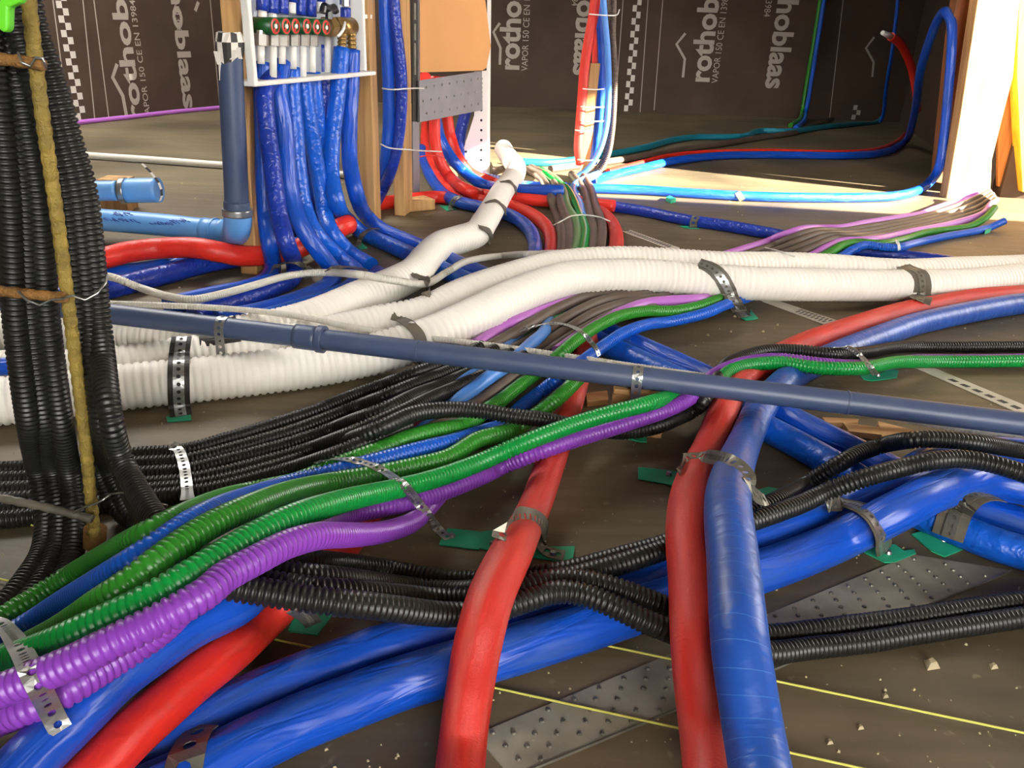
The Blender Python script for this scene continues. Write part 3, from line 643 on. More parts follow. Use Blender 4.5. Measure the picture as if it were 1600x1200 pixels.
VY = .74
VB = 'vertical black conduit'
for lab, sp in (('outermost black conduit of the upright bundle, curling left at the floor', '-34,-40,y.73 -8,120,y.73 14,300,y.73 25,500,y.73 44,650,y.73 60,740,.07 72,810,.03 66,860,.012 40,905 5,945 -40,975'),
                ('second black conduit from the left of the upright bundle', '-20,-40,y.74 12,150,y.74 36,300,y.74 48,500,y.74 68,650,y.74 84,740,.07 94,815,.03 86,870,.012 55,925 10,975'),
                ('third black conduit from the left of the upright bundle', '-6,-40,y.745 30,150,y.745 57,300,y.745 74,500,y.745 94,650,y.745 110,750,.07 118,825,.03 108,885,.012 80,940 40,985')):
    pipe('corrugated_conduit', lab, 'conduit', .012, BK, sp, rib=RIB * .92, seg=14, depth=.17, drape=False, near=-.62)
pipe('insulated_pipe', 'outermost red insulated pipe of the curved bundle, continuing to the front', 'pipe', .0195, 'red_foam',
     '900,322 935,331 953,346 962,366 962,390 955,420 940,455 930,490 922,520 912,560 900,600 882,660 858,730 832,800 800,862 768,930 748,1000 737,1060 728,1120 722,1170 716,1230 708,1330', zmax=.024)
for lab, m, sp in (
    ('dark grey brown conduit, left one of the two inner ones in the curved bundle', 'brown_conduit', '770,268 800,262 822,266 845,278 857,300 866,325 875,350 879,372 876,400 862,430 835,465 805,500'),
    ('dark grey brown conduit, right one of the two inner ones in the curved bundle', 'brown_conduit', '830,262 858,276 870,298 880,328 889,355 890,375 887,400 872,430 850,465 825,500'),
    ('sage green conduit in the curved bundle', 'green_sage', '850,268 872,284 881,300 887,325 899,345 902,366 898,388 888,420 872,450 857,472 826,507 790,560 740,625 690,680'),
    ('bright green conduit in the curved bundle', 'green_bright', '845,266 862,282 884,294 899,316 907,337 915,362 912,388 905,420 890,455 870,490 840,530'),
    ('dark brown conduit just right of the green ones in the curved bundle', 'brown_conduit', '893,272 905,287 915,307 920,332 927,357 927,385 920,420 905,455'),
    ('dark brown conduit beside the outermost red pipe in the curved bundle', 'brown_conduit', '912,276 922,294 930,322 940,352 938,382 930,420 918,455'),
    ('short light blue conduit loop above the curved bundle', 'blue_light', '935,272 915,280 900,288 896,302 905,318 910,340'),
    ):
    pipe('corrugated_conduit', lab, 'conduit', .0135, m, sp, seg=14, zmax=.034)
# the flat ribbon of conduits from the right post under the ducts to the front left
def M(far, lab, m, near):
    pipe('corrugated_conduit', lab, 'conduit', RC, m, far + ' ' + near, seg=12, zmax=.05)
FAR = {  # post foot, hump over the dark blue pipe, under the white ducts
 'v1': '1540,296,.06 1512,308,.03 1462,326 1437,335 1400,341 1350,349 1312,356 1262,357 1225,367 1192,380 1137,397 1060,425 1000,445 935,458',
 'k1': '1546,300,.06 1520,313,.03 1470,331 1440,340 1400,348 1350,356 1315,361 1275,361 1238,372 1208,384 1160,400 1085,430 1030,448 980,459',
 'k2': '1550,304,.06 1526,318,.03 1478,335 1445,344 1405,352 1355,361 1322,365 1286,365 1250,376 1220,389 1183,402 1110,432 1055,450 1010,461',
 'k3': '1552,308,.06 1532,323,.03 1486,339 1450,348 1410,356 1360,366 1330,369 1297,369 1263,381 1233,393 1206,404 1135,434 1085,452 1040,464',
 'k4': '1556,312,.06 1538,328,.03 1492,343 1455,352 1415,360 1368,370 1338,373 1307,373 1275,385 1247,397 1230,405 1165,434 1110,455 1070,467',
 'v2': '1550,318,.05 1536,334,.03 1487,350 1425,362 1375,373 1345,376 1318,377 1290,388 1268,400 1245,408 1180,437 1135,456 1100,467',
 'g': '1554,324,.05 1540,340,.03 1512,355 1450,363 1412,374 1375,381 1345,379 1320,382 1300,393 1270,408 1205,438 1150,458 1120,469',
 'b': '1570,345,.03 1545,356 1525,361 1475,370 1425,381 1402,387 1380,386 1355,383 1335,389 1312,402 1285,415 1225,442 1162,467'}
M(FAR['v1'], 'violet conduit on the far edge of the flat ribbon from the post', 'violet', '870,478 800,505 740,540')
M(FAR['k1'], 'brown conduit first after the violet edge in the flat ribbon', 'brown_conduit', '925,462 880,478 825,508 760,545')
M(FAR['k2'], 'brown conduit second after the violet edge in the flat ribbon', 'brown_conduit', '950,468 905,486 850,518 780,560')
M(FAR['k3'], 'brown conduit third after the violet edge in the flat ribbon', 'brown_conduit', '980,474 930,490 880,520 820,560 760,600')
M(FAR['k4'], 'brown conduit next to the inner violet one in the flat ribbon', 'brown_conduit', '1020,476 960,492 905,520 855,552 800,590 750,628 700,658 650,684')
M(FAR['v2'], 'violet conduit inside the flat ribbon beside the green one', 'violet', '1050,470 1012,474 970,488 920,515 870,550')
# conduits of the left middle: black bundle leaving left
for lab, sp in (
    ('black conduit at the top edge of the left middle bundle', '-60,737 60,730 192,712 290,704 350,688 400,673 450,657 500,640 550,619 600,601 650,583 690,569 755,541'),
    ('black conduit second from the top in the left middle bundle', '-60,752 60,746 192,727 290,720 350,706 400,692 450,677 500,659 550,639 600,620 650,600 700,581 775,546'),
    ('black conduit third from the top in the left middle bundle', '-60,768 60,762 192,743 290,736 350,722 400,709 450,695 500,678 550,659 600,641 650,618 700,598 800,552'),
    ('black conduit fourth from the top in the left middle bundle', '-60,786 60,778 192,760 290,752 350,740 400,727 450,713 500,697 560,674 620,648 680,620 740,594 820,556'),
    ('black conduit at the low edge of the left middle bundle', '-60,818 60,806 192,782 290,772 350,762 400,749 460,732 520,712 580,688 640,664'),
    ):
    black(lab, sp, sig=3, flat=(330, 9e9))

pipe('corrugated_conduit', 'light blue conduit coming from under the ducts into the near blue conduits', 'conduit', RC, 'blue_light', '885,430 874,455 869,470,.03 862,490,.035 849,520,.045 832,535,.05 797,567,.055 762,591,.055 725,619,.05 690,648,.04 640,690,.03', seg=14, drape=False)
pipe('corrugated_conduit', 'second light blue conduit close beside the first one below the grey pipe', 'conduit', RC, 'blue_light', '830,500,.02 800,535,.03 775,562,.045 750,579,.048 712,606,.045 687,633,.036 650,664,.025', seg=14, drape=False)

pipe('corrugated_conduit', 'green conduit of the flat ribbon, second from its near edge', 'conduit', RC, 'green_olive', FAR['g'] + ' 1087,480 1050,486 1012,486 975,492 937,508 900,532 850,575 825,592 787,622 762,640 725,664 675,674 637,685 600,700 562,714 500,738 462,752 412,762 350,777 312,793 250,824 175,862 100,905 50,937 10,962 -40,1000', rib=RIB, seg=14, sig=3)
pipe('corrugated_conduit', 'blue conduit on the near edge of the flat ribbon, running to the front left', 'conduit', RC, 'blue_conduit', FAR['b'] + ' 1137,475 1100,490 1050,502 1012,507 975,520 937,545 887,582 850,608 812,638 787,664 750,677 700,692 650,704 600,718 550,731 500,744 450,757 400,773 350,791 300,815 250,849 175,896 100,940 37,980 -20,1012', rib=RIB, seg=14, sig=3)

def conduit(lab, m, sp, sig=3, flat=None): pipe('corrugated_conduit', lab, 'conduit', RC * 1.03, m, sp, rib=RIB, seg=16, depth=.15, sig=sig, flat=flat, zmax=.056, zy=1.03)
conduit('olive green conduit between the blue and the bright green ones at the front', 'green_olive', '905,590 885,610 865,628 842,645 820,660 797,674 750,686 700,715 650,728 600,739 550,748 500,757 450,769 400,788 350,810 300,838 250,874 200,912 150,945 90,985 20,1020 -40,1050')
# big white ventilation ducts
RD = .0345
def duct(lab, sp, rib=.0115, r=RD):
    pipe('ventilation_duct', lab, 'duct', r, 'white_duct', sp, rib=rib, seg=28, depth=.07, drape=False)
duct('white ventilation duct climbing away to the far channel, farthest left', '-120,512 0,515 100,517 180,520 260,527 330,528 400,519 480,500,.04 560,467,.045 610,446,.05 645,428,.05 668,402,.05 690,383,.05 715,375,.05 742,366,.05 757,347,.05 772,322,.052 786,298,.055 802,276,.06 806,262,.06 796,248,.06 786,232,.06', rib=.0105)
duct('rear one of the two white ventilation ducts lying side by side', '-120,588 0,583 90,582 180,575 300,558 400,546 500,527 600,505,.042 660,493,.05 725,462,.065 800,436,.075 875,417,.08 975,410,.08 1060,414,.075 1130,418,.07 1225,418,.06 1300,421,.055 1400,428,.045 1500,424,.04 1600,420 1720,408')
duct('front one of the two white ventilation ducts, widest at the left', '-120,640 0,627 90,617 180,606 300,594 400,583 500,570 600,549,.042 680,523,.058 737,497,.07 800,466,.08 850,446,.084 900,434,.084 1000,431,.08 1100,438,.072 1180,443,.066 1275,445,.055 1400,446,.045 1500,444,.04 1600,434 1720,420')
pipe('insulated_pipe', 'blue pipe glimpsed between the white ducts at the left edge', 'pipe', .012, 'blue_film', '-60,574,.11 0,573,.11 40,572,.11', drape=False)
# thin white conduits
pipe('corrugated_conduit', 'thin white corrugated conduit snaking between the studs and the ducts', 'conduit', .0078, 'white_thin', '-40,440 0,434 60,428 120,427 170,432 220,450 262,463 300,468 340,461 400,445 450,431 500,426 560,429 610,437 660,444 700,424 730,408 780,400 850,396 920,394 1000,392 1100,397 1180,400', rib=.0045, seg=12)

GA = P(120, 484, .104); GB = P(1720, 677, .072)
RG = .0160
def on_line(px):
    best = min(np.linspace(0, 1, 2001), key=lambda t: abs((lambda q: 800 + FOC * np.dot(q, CX) / np.dot(q, FW))(GA + (GB - GA) * t - CAM) - px)); return GA + (GB - GA) * best
# shims under it
sp0 = on_line(995); shim = empty('shim_stack', (sp0[0], sp0[1], 0)); tag(shim, 'stack of thin wooden shims propping the grey drain pipe', 'shims')
u = nrm(np.array([(GB - GA)[0], (GB - GA)[1], 0])); n = np.array([-u[1], u[0], 0]); hh = sp0[2] - RG
NS = 9
for k in range(NS):
    dx, dy = random.uniform(-.002, .002), random.uniform(-.002, .002)
    V, Fc = box_vf(np.array([sp0[0], sp0[1], 0]), u, n, Z, (-.030 + dx, -.014 + dy, hh * k / NS + .0003), (.044 + dx, .03 + dy, hh * (k + 1) / NS - .0003))
    link('shim', pymesh('shim', V, Fc), 'wood_shim', shim)
for a_ in np.linspace(-.03, .03, 7):
    for b_ in np.linspace(-.018, .02, 4):
        PL_P.append(np.array([[*(np.array([sp0[0], sp0[1]]) + u[:2] * a_ + n[:2] * b_), z_] for z_ in np.linspace(.01, hh - .01, 5)], np.float32)); PL_R.append(np.full(5, .0105, np.float32))
# red and blue pair on the right, running to the camera
pipe('insulated_pipe', 'red insulated pipe of the strapped pair on the right, running to the front', 'pipe', .0225, 'red_foam', '1720,452 1600,461 1525,467 1450,480 1400,491 1350,506 1300,522 1250,541 1200,566 1165,588 1143,615 1128,650 1108,700 1085,750 1077,800 1077,850 1082,900 1086,950 1090,1010 1098,1090 1106,1150 1115,1225 1128,1320', sig=4, zmax=.034, zy=.95)
pipe('insulated_pipe', 'blue spiral wrapped pipe of the strapped pair on the right, running to the front', 'pipe', .0225, 'blue_spiral', '1720,466 1600,474 1525,486 1475,496 1425,508 1375,526 1325,545 1270,570 1232,592 1203,620 1182,650 1164,690 1146,735 1138,775 1138,810 1143,855 1147,900 1151,950 1158,1020 1170,1100 1180,1160 1192,1225 1208,1320', sig=4, zmax=.034, zy=.95)

# the near green, blue and purple conduits
black('arching black conduit over the red pipe and on to the right edge', '-60,800 60,792 192,771 290,762 350,752 400,739 450,724 500,706 550,687 600,667 650,646 700,640 750,642 800,650 850,656 910,668 975,675 1025,667 1062,652 1087,640 1115,600,.09 1150,562 1200,548 1250,548 1300,553 1350,551 1400,543 1500,542 1640,541', sig=3, flat=(570, 9e9))
conduit('upper purple conduit along the underside of the bright green one', 'purple', '1600,562 1500,563 1430,563 1370,571 1300,571 1220,562 1170,566 1125,581 1080,620 1050,637 1000,655 950,671 900,686 850,703 800,722 750,745,.028 700,765,.036 650,782,.036 600,792,.03 550,802 500,816 450,834 400,860 350,892 300,934 250,985 200,1020 150,1051 100,1082 25,1114 -50,1143')
conduit('bright green conduit with the long sweep from lower left to the right edge', 'green_bright', '1640,564 1600,564 1525,565 1450,565 1400,566 1350,575 1300,576 1262,573 1225,567 1175,570 1140,580 1110,604 1050,620 1000,634 950,647 900,662 850,680 800,700 750,722 700,741 650,756 600,768 550,779 500,793 450,811 400,836 350,865 325,881 275,912 225,940 150,975 82,1006 20,1028 -50,1052')
conduit('lower purple conduit, the lowest of the near colourful ones', 'purple', '712,744 690,768 668,794 642,817 600,831 550,836 500,837 450,850 400,875 350,902 325,924 300,940 250,967 175,1004 100,1040 20,1072 -50,1098', flat=(-9e9, 655))

# the straight grey drain pipe on top of everything
gp = empty('drain_pipe', P(800, 553, .1)); tag(gp, 'straight blue grey drain pipe crossing the whole picture above the other pipes', 'pipe')
Q = np.linspace(GA - (GB - GA) * .12, GB, 80)
link('pipe_body', tube('pipe_body', Q, RG, 24), 'grey_pipe', gp)
for a, b_, r in ((462, 497, RG * 1.17), (497, 507, RG * 1.3)):
    link('socket', tube('socket', np.linspace(on_line(a), on_line(b_), 8), r, 24), 'grey_pipe', gp)
for px in (652, 1322):
    link('socket_edge', tube('socket_edge', np.linspace(on_line(px), on_line(px + 3), 6), RG * 1.05, 24), 'grey_pipe', gp)
pipe('corrugated_conduit', 'thin pale corrugated conduit following the grey drain pipe', 'conduit', .0054, 'white_thin', '60,468,.075 170,474,.075 250,477,.075 300,479,.075 350,482,.075 420,488,.075 470,495,.075 560,513,.07 660,527,.065 760,539,.06 880,556,.055 1000,574,.05 1100,588,.045 1180,601,.04 1230,614,.035 1275,634,.03 1375,650,.025 1475,666,.02 1600,685,.02 1720,702,.03', rib=.0048, seg=12, drape=False, depth=.1)
for lab, pxs in (('loose wooden offcut on the floor left of the shim stack', [(915, 622), (948, 618), (950, 632), (917, 636)]),
                 ('wooden offcut lying under the thin pale conduit at right, left piece', [(1315, 668), (1372, 676), (1376, 688), (1325, 682)]),
                 ('wooden offcut lying under the thin pale conduit at right, right piece', [(1370, 666), (1432, 682), (1420, 694), (1376, 690)]),
                 ('narrow wooden splinter behind the offcuts at right', [(1283, 660), (1340, 663), (1338, 668), (1290, 669)])):
    V, Fc = slab_vf([P(x, y, .001) for x, y in pxs], .009); tag(link('wood_offcut', pymesh('wood_offcut', V, Fc), 'wood_shim'), lab, 'offcut')
# ------------------------------------------------------------------ rebar cage column with black conduits at the left
def bar(name, label, cat, sp, r, m, seg=10):
    Q = spline(pts3(sp, r)); o = link(name, tube(name, Q, r, seg, .012, .12), m); return tag(o, label, cat)
bar('rebar', 'upright rusty yellow reinforcing bar in front of the black conduits', 'rebar', '38,-60,y.715 62,150,y.715 88,330,y.715 110,500,y.715 130,660,y.715 148,838,y.715', .0062, 'rust_yellow')
V, Fc = cyl_vf(PY(148, 852, .73), PY(149, 826, .73), .012, 8); tag(link('rust_lump', pymesh('rust_lump', V, Fc), 'rust'), 'rusty lump at the foot of the upright bar', 'rebar')
bar('rebar_stirrup', 'short rusty cross bar near the top of the upright bar', 'rebar', '-60,86,y.705 0,92,y.705 40,97,y.705 74,102,y.705', .0052, 'rust')
bar('rebar_stirrup', 'rusty cross bar halfway up the upright bar', 'rebar', '-60,448,y.705 0,455,y.705 50,460,y.705 108,466,y.705', .0052, 'rust')
bar('rebar_stirrup', 'dark cross bar low down near the foot of the upright bar', 'rebar', '-60,768,y.70 0,778,y.70 80,795,y.70 148,812,y.70', .0046, 'grey_band')
for lab, sp in (('twisted tie wire at the upper cross bar', '28,82,y.70 32,95,y.695 44,108,y.695 50,98,y.70 62,86,y.695 70,96,y.695 72,106,y.70'),
                ('twisted tie wire loop round the conduits halfway up', '28,455,y.70 40,468,y.695 60,478,y.695 78,468,y.70 90,470,y.695 110,460,y.695 125,470,y.695 145,464,y.70 162,448,y.705 168,430,y.72'),
                ('twisted tie wire at the foot of the upright bar', '108,806,y.70 125,795,y.695 140,790,y.695 152,786,y.695 165,778,y.69 172,772,y.70'),
                ('tie wire slanting down to the floor at the foot of the upright bar', '172,772,y.70 200,770,y.70 230,782,y.69 262,790,y.69')):
    Q = spline(pts3(sp, .001)); tag(link('tie_wire', tube('tie_wire', Q, .0011, 6), 'galvanised'), lab, 'wire')
# lime green plastic clip at the very top left
o, f, n = quad_block('green_clip', [(-14, -8), (34, -8), (31, 5), (20, 9), (13, 12), (12, 46), (7, 52), (0, 48), (-14, 30)], [.66] * 9, .010, 'lime'); bevel_obj(o, .003)
tag(o, 'bright lime green plastic clip at the top left corner', 'clip')

# ------------------------------------------------------------------ upright grey pipe, light blue waste pipes
wp = empty('upright_pipe', P(367, 355)); tag(wp, 'upright grey pipe with a torn chequered tape cap, standing in a light blue elbow', 'pipe')
YG = 1.73
Q = np.linspace(PY(370, 318, YG), PY(358, 62, YG), 60); link('pipe_body', tube('pipe_body', Q, .0245, 24), 'grey_pipe', wp)
Q = np.linspace(PY(370, 332, YG), PY(369.5, 314, YG), 10); link('pipe_socket', tube('pipe_socket', Q, .0265, 24), 'grey_pipe', wp)
top = PY(358, 62, YG); ax = nrm(PY(358, 62, YG) - PY(370, 318, YG)); rx = np.array([1., 0, 0]); ry = np.array([0, 1., 0])
nseg = 22; V = []; hts = []
for k in range(nseg):
    a = 2 * math.pi * k / nseg; d = math.cos(a) * rx + math.sin(a) * ry
    low = (.028 + .018 * random.random()); low += .03 if k in (13, 14) else 0
    V += [top + d * .0255 - ax * low, top + d * (.028 + .003 * math.sin(3 * a)) - ax * .004, top + d * (.021 + .004 * random.random()) + ax * (.010 + .005 * random.random())]
V.append(top + ax * .012)
Fw = []; Fb = []
for k in range(nseg):
    j = (k + 1) % nseg
    for lv_ in range(2): (Fw if (k // 2 + lv_) % 2 else Fb).append((3 * k + lv_, 3 * j + lv_, 3 * j + lv_ + 1, 3 * k + lv_ + 1))
    (Fw if k % 4 < 2 else Fb).append((3 * k + 2, 3 * j + 2, len(V) - 1))
me = pymesh('tape_cap', V, Fw + Fb); o = link('tape_cap', me, 'print_white', wp); me.materials.append(MATS['tape_dark'])
me.polygons.foreach_set('material_index', [0] * len(Fw) + [1] * len(Fb)); md = o.modifiers.new('thick', 'SOLIDIFY'); md.thickness = .0012; o['label'] = 'crumpled black and white chequered tape'
for sp in ('337,80 340,92 343,101', '366,78 365,90 362,93', '373,74 374,86 376,92'):
    pts = [PY(float(t.split(',')[0]), float(t.split(',')[1]), YG - .027) for t in sp.split()]
    V = []
    for p in pts: V += [p - rx * .004, p + rx * .004]
    me = pymesh('tape_strip', V, [(0, 1, 3, 2), (2, 3, 5, 4)]); o = link('tape_strip', me, 'print_white', wp); md = o.modifiers.new('thick', 'SOLIDIFY'); md.thickness = .001
UB = .0265
el = empty('waste_pipe', P(260, 372)); tag(el, 'light blue waste pipe with marker scribbles ending in the elbow below the upright pipe', 'pipe')
cs = [P(-60, 327, .06), P(40, 334, .06), P(165, 344, .06), P(260, 352, .06), P(330, 360, .058)]
e0 = PY(371, 334, YG)
Qs = spline(np.array(cs)); link('pipe_body', tube('pipe_body', Qs, UB, 24), 'pale_blue', el); register(Qs, UB)
Qe = spline(np.array([P(318, 359, .059), P(340, 362, .058), P(359, 364, .062), PY(370, 357, YG + .01), PY(371.5, 344, YG), PY(371, 330, YG)])); link('elbow', tube('elbow', Qe, UB * 1.10, 24), 'pale_blue', el)
for (x, y, x2, y2) in ((334, 361, 338, 361.5), (347, 363, 351, 363.5)):
    Q = np.linspace(P(x, y, .058), P(x2, y2, .058), 5); link('elbow_ridge', tube('elbow_ridge', Q, UB * 1.18, 24), 'pale_blue', el)
Q = np.linspace(PY(371, 337, YG), PY(370.5, 326, YG), 5); link('pipe_clamp', tube('pipe_clamp', Q, UB * 1.16, 24), 'galvanised', el)
random.seed(11)
def scribble(x0, y0, x1, y1, n, par):
    strokes = []
    for k in range(n):
        t = k / max(n - 1, 1); x = x0 + (x1 - x0) * t; y = y0 + (y1 - y0) * t
        pts = [P(x + random.uniform(-2, 2), y + random.uniform(-3, 3), .06) for _ in range(4)]
        out = []
        for p in pts:  # push onto the near upper side of the pipe
            j = np.argmin(np.linalg.norm(Qs - p, axis=1)); T = nrm(Qs[min(j + 1, len(Qs) - 1)] - Qs[max(j - 1, 0)])
            d = p - Qs[j]; d -= T * np.dot(d, T); up = nrm(CAM - Qs[j]); up = nrm(up - T * np.dot(up, T)); sd = np.cross(T, up)
            h_ = np.clip(np.dot(d, sd), -UB * .8, UB * .8); out.append(Qs[j] + T * np.dot(p - Qs[j], T) + sd * h_ + up * math.sqrt((UB * 1.01) ** 2 - h_ * h_))
        strokes.append(spline(np.array(out), .002))
    bm = bmesh.new()
    for s in strokes:
        m_ = tube('s', resample(s, .003)[0], .0009, 5, step=.003); bm.from_mesh(m_); bpy.data.meshes.remove(m_)
    me = bpy.data.meshes.new('marker_scribble'); bm.to_mesh(me); bm.free(); link('marker_scribble', me, 'ink', par)
scribble(208, 338, 238, 337, 7, el); scribble(178, 344, 215, 345, 9, el); scribble(222, 346, 230, 347, 4, el); scribble(248, 349, 275, 351, 8, el); scribble(281, 351, 320, 347, 10, el)
w2 = empty('waste_pipe', P(200, 325)); tag(w2, 'light blue waste pipe with a torn end, lying farther back on a block', 'pipe')
YW = 2.05
Q = np.linspace(PY(-60, 300, YW), PY(186, 298, YW), 50); link('pipe_body', tube('pipe_body', Q, .0245, 24), 'pale_blue', w2); register(Q, .0245)
Q = spline(np.array([PY(180, 298, YW), PY(200, 298, YW), PY(215, 297.5, YW), PY(250, 297, YW)])); rr = .029
link('pipe_socket', tube('pipe_socket', np.linspace(PY(196, 298, YW), PY(249, 297, YW), 20), .030, 24), 'pale_blue', w2)
link('pipe_clamp', tube('pipe_clamp', np.linspace(PY(190, 298, YW), PY(199, 298, YW), 5), .0315, 24), 'galvanised', w2)
V = []; Fc = []
pts = [(222, 256), (228, 262), (236, 270), (242, 278), (248, 286), (252, 296), (253, 306), (250, 314)]
for (x, y) in pts: V += [PY(x - 1.8, y, YW - .03), PY(x + 1.8, y - 1, YW - .028)]
Fc = [(2 * k, 2 * k + 1, 2 * k + 3, 2 * k + 2) for k in range(len(pts) - 1)]
me = pymesh('torn_tape', V, Fc); o = link('torn_tape', me, 'print_white', w2); me.materials.append(MATS['tape_dark']); me.polygons.foreach_set('material_index', [k % 2 for k in range(len(Fc))])
md = o.modifiers.new('thick', 'SOLIDIFY'); md.thickness = .0015; o['label'] = 'torn black and white tape'
a = P(164, 328); V, Fc = box_vf(a, np.array([1., 0, 0]), np.array([0, 1., 0]), Z, (0, -.02, 0), (.075, .05, PY(200, 298, YW)[2] - .0305)); tag(link('wood_block', pymesh('wood_block', V, Fc), 'wood_stud'), 'wooden block under the torn light blue waste pipe', 'block')

# ------------------------------------------------------------------ straps, bands, ties
def ribbon_frames(Q, wdir):
    T = np.gradient(Q, axis=0); T /= np.linalg.norm(T, axis=1, keepdims=True) + 1e-12
    W = wdir[None] - T * (T @ wdir)[:, None]; W /= np.linalg.norm(W, axis=1, keepdims=True) + 1e-12
    Nn = np.cross(T, W)
    return T, W, Nn
def strap_mesh(name, Q, wdir, wd, holes=True, th=.0009):
    cell = wd * .72; L = np.linalg.norm(np.diff(Q, axis=0), axis=1).sum(); n = max(2, int(round(L / cell)))
    if holes:
        C, u = resample(Q, n=n * 4 + 1); T, W, Nn = ribbon_frames(C, wdir); V = []; Fc = []
        h = wd / 2; r = wd * .2
        for c in range(n):
            i0, i1, i2 = 4 * c, 4 * c + 2, 4 * c + 4; b = len(V)
            out = [(i0, -h), (i1, -h), (i2, -h), (i2, 0), (i2, h), (i1, h), (i0, h), (i0, 0)]
            V += [C[i] + W[i] * s for i, s in out]
            m_ = i1
            ang = [math.radians(a) for a in (225, 270, 315, 0, 45, 90, 135, 180)]
            rl = np.linalg.norm(C[i2] - C[i0]) * .27
            V += [C[m_] + T[m_] * math.cos(a) * rl + W[m_] * math.sin(a) * r for a in ang]
            Fc += [(b + k, b + (k + 1) % 8, b + 8 + (k + 1) % 8, b + 8 + k) for k in range(8)]
    else:
        C, u = resample(Q, n=max(6, int(L / .005))); T, W, Nn = ribbon_frames(C, wdir); V = []; Fc = []
        for i in range(len(C)): V += [C[i] - W[i] * wd / 2, C[i] + W[i] * wd / 2]
        Fc = [(2 * i, 2 * i + 1, 2 * i + 3, 2 * i + 2) for i in range(len(C) - 1)]
    return pymesh(name, V, Fc)
def along(px, py, px2, py2): return nrm(P(px2, py2) - P(px, py))
def strap_path(spec, off=.0012, sig=2.5):
    Q = spline(pts3(spec, .003), .003); q0, _ = resample(Q, .005)
    raw = lay(Q, off, gap=.0003, step=.005, sig=0, grow=0, reach=1.0); sh = np.linalg.norm(raw - q0, axis=1)
    i0, i1 = 0, len(sh); on = np.nonzero(sh > .001)[0]
    if len(on) > 3:                                        # drop a stray end that lies on the floor far behind or beyond the pipes
        if on[0] > 0 and sh[on[0]:on[0] + 2].max() > .12: i0 = min(on[0] + 1, len(sh) - 4)
    q = raw[i0:i1]; d = q - CAM; L = np.linalg.norm(d, axis=1); u_ = d / L[:, None]
    if i0:
        j0 = 0
        while j0 < len(L) // 2 and abs(L[j0] - L[j0 + 1]) > .0045: j0 += 1
        L = L[j0:]; u_ = u_[j0:]
    Lm = L.copy(); Lm[1:] = np.minimum(Lm[1:], L[:-1]); Lm[:-1] = np.minimum(Lm[:-1], L[1:])
    return CAM + u_ * (gsmooth(Lm, 1.8))[:, None]
def strap(label, spec, wpx, wd=.013, m='galvanised', pads=(), band=None, holes=True, screw=(), off=.0012, back=None, cat='strap', name='perforated_strap'):
    Q = strap_path(spec, off)
    if back is not None:                                   # the far leg, down to the floor behind the pipes
        p = Q[0]; d = along(*back); e = np.array([p[0] + d[0] * .03, p[1] + d[1] * .03, .003]); Q = np.vstack([e, e * .5 + np.array([p[0] + d[0] * .012, p[1] + d[1] * .012, p[2] * .85]) * .5, Q]) if p[2] > .015 else Q
        Q = resample(Q, .004)[0]
    root = empty(name, (Q[-1][0], Q[-1][1], 0)); tag(root, label, cat)
    wdir = along(*wpx)
    if band:
        Qb, _ = resample(Q, .004); o = link('lining', strap_mesh('lining', Qb + (nrm(CAM - Qb.mean(0)) * -.0004)[None], wdir, band[0], False), band[1], root); md = o.modifiers.new('thick', 'SOLIDIFY'); md.thickness = .0008; md.offset = 0
        Q = Q + nrm(CAM - Q.mean(0))[None] * .0014
    o = link('band', strap_mesh('band', Q, wdir, wd, holes), m, root); md = o.modifiers.new('thick', 'SOLIDIFY'); md.thickness = .0009; md.offset = 0
    for poly in pads:
        V, Fc = slab_vf([P(x, y, .0006 + .0004 * (k % 2)) for k, (x, y) in enumerate(poly)], .0016); o = link('sealing_pad', pymesh('sealing_pad', V, Fc), 'green_pad', root); o['label'] = 'flat green sealing pad under the strap'
    for (x, y) in screw:
        p = P(x, y, .003); V, Fc = cyl_vf(p, p + Z * .0035, .0042, 10, .003); link('screw', pymesh('screw', V, Fc), 'galvanised', root)
    return root
strap('bright perforated strap over the colourful conduits at the lower left corner', '-30,968 0,974 18,992 36,1022 55,1062 72,1096 88,1128 96,1142', (60, 1000, 180, 950), .0135)
strap('long slanting perforated strap over the colourful conduits, middle of the picture', '492,724 520,717 552,719 588,730 626,755 660,794 684,826 702,842', (500, 780, 600, 760), .011,
      pads=[[(690, 842), (700, 827), (750, 832), (756, 838), (748, 860), (686, 852)]], screw=[(706, 838)])
strap('small perforated strap over the green and black conduits at right', '1300,543 1322,543 1340,552 1355,568 1368,585', (1300, 570, 1400, 566), .0095,
      pads=[[(1344, 588), (1352, 582), (1372, 586), (1388, 579), (1404, 580), (1401, 591), (1362, 596), (1350, 594)]], screw=[(1372, 587)])
strap('dull strap over the single red pipe with feet on green pads', '758,842 778,842 790,828 800,813 814,806 836,810 850,822 853,838 850,856 862,864 882,868', (830, 800, 800, 862), .019, 'galv_dull',
      pads=[[(742, 850), (752, 832), (776, 830), (790, 840), (770, 862), (745, 857)], [(832, 856), (898, 855), (894, 881), (834, 872)]], screw=[(770, 850), (864, 866)])
strap('dull strap over the red and blue pair on the right', '1062,742 1068,724 1078,714 1100,712 1130,718 1150,724 1164,737 1172,757 1182,775 1198,782', (1090, 700, 1080, 760), .017, 'galv_dull',
      pads=[[(997, 731), (1060, 738), (1054, 760), (997, 749)], [(1166, 772), (1200, 762), (1222, 766), (1205, 784), (1175, 782)]], screw=[(1045, 741), (1190, 779)])
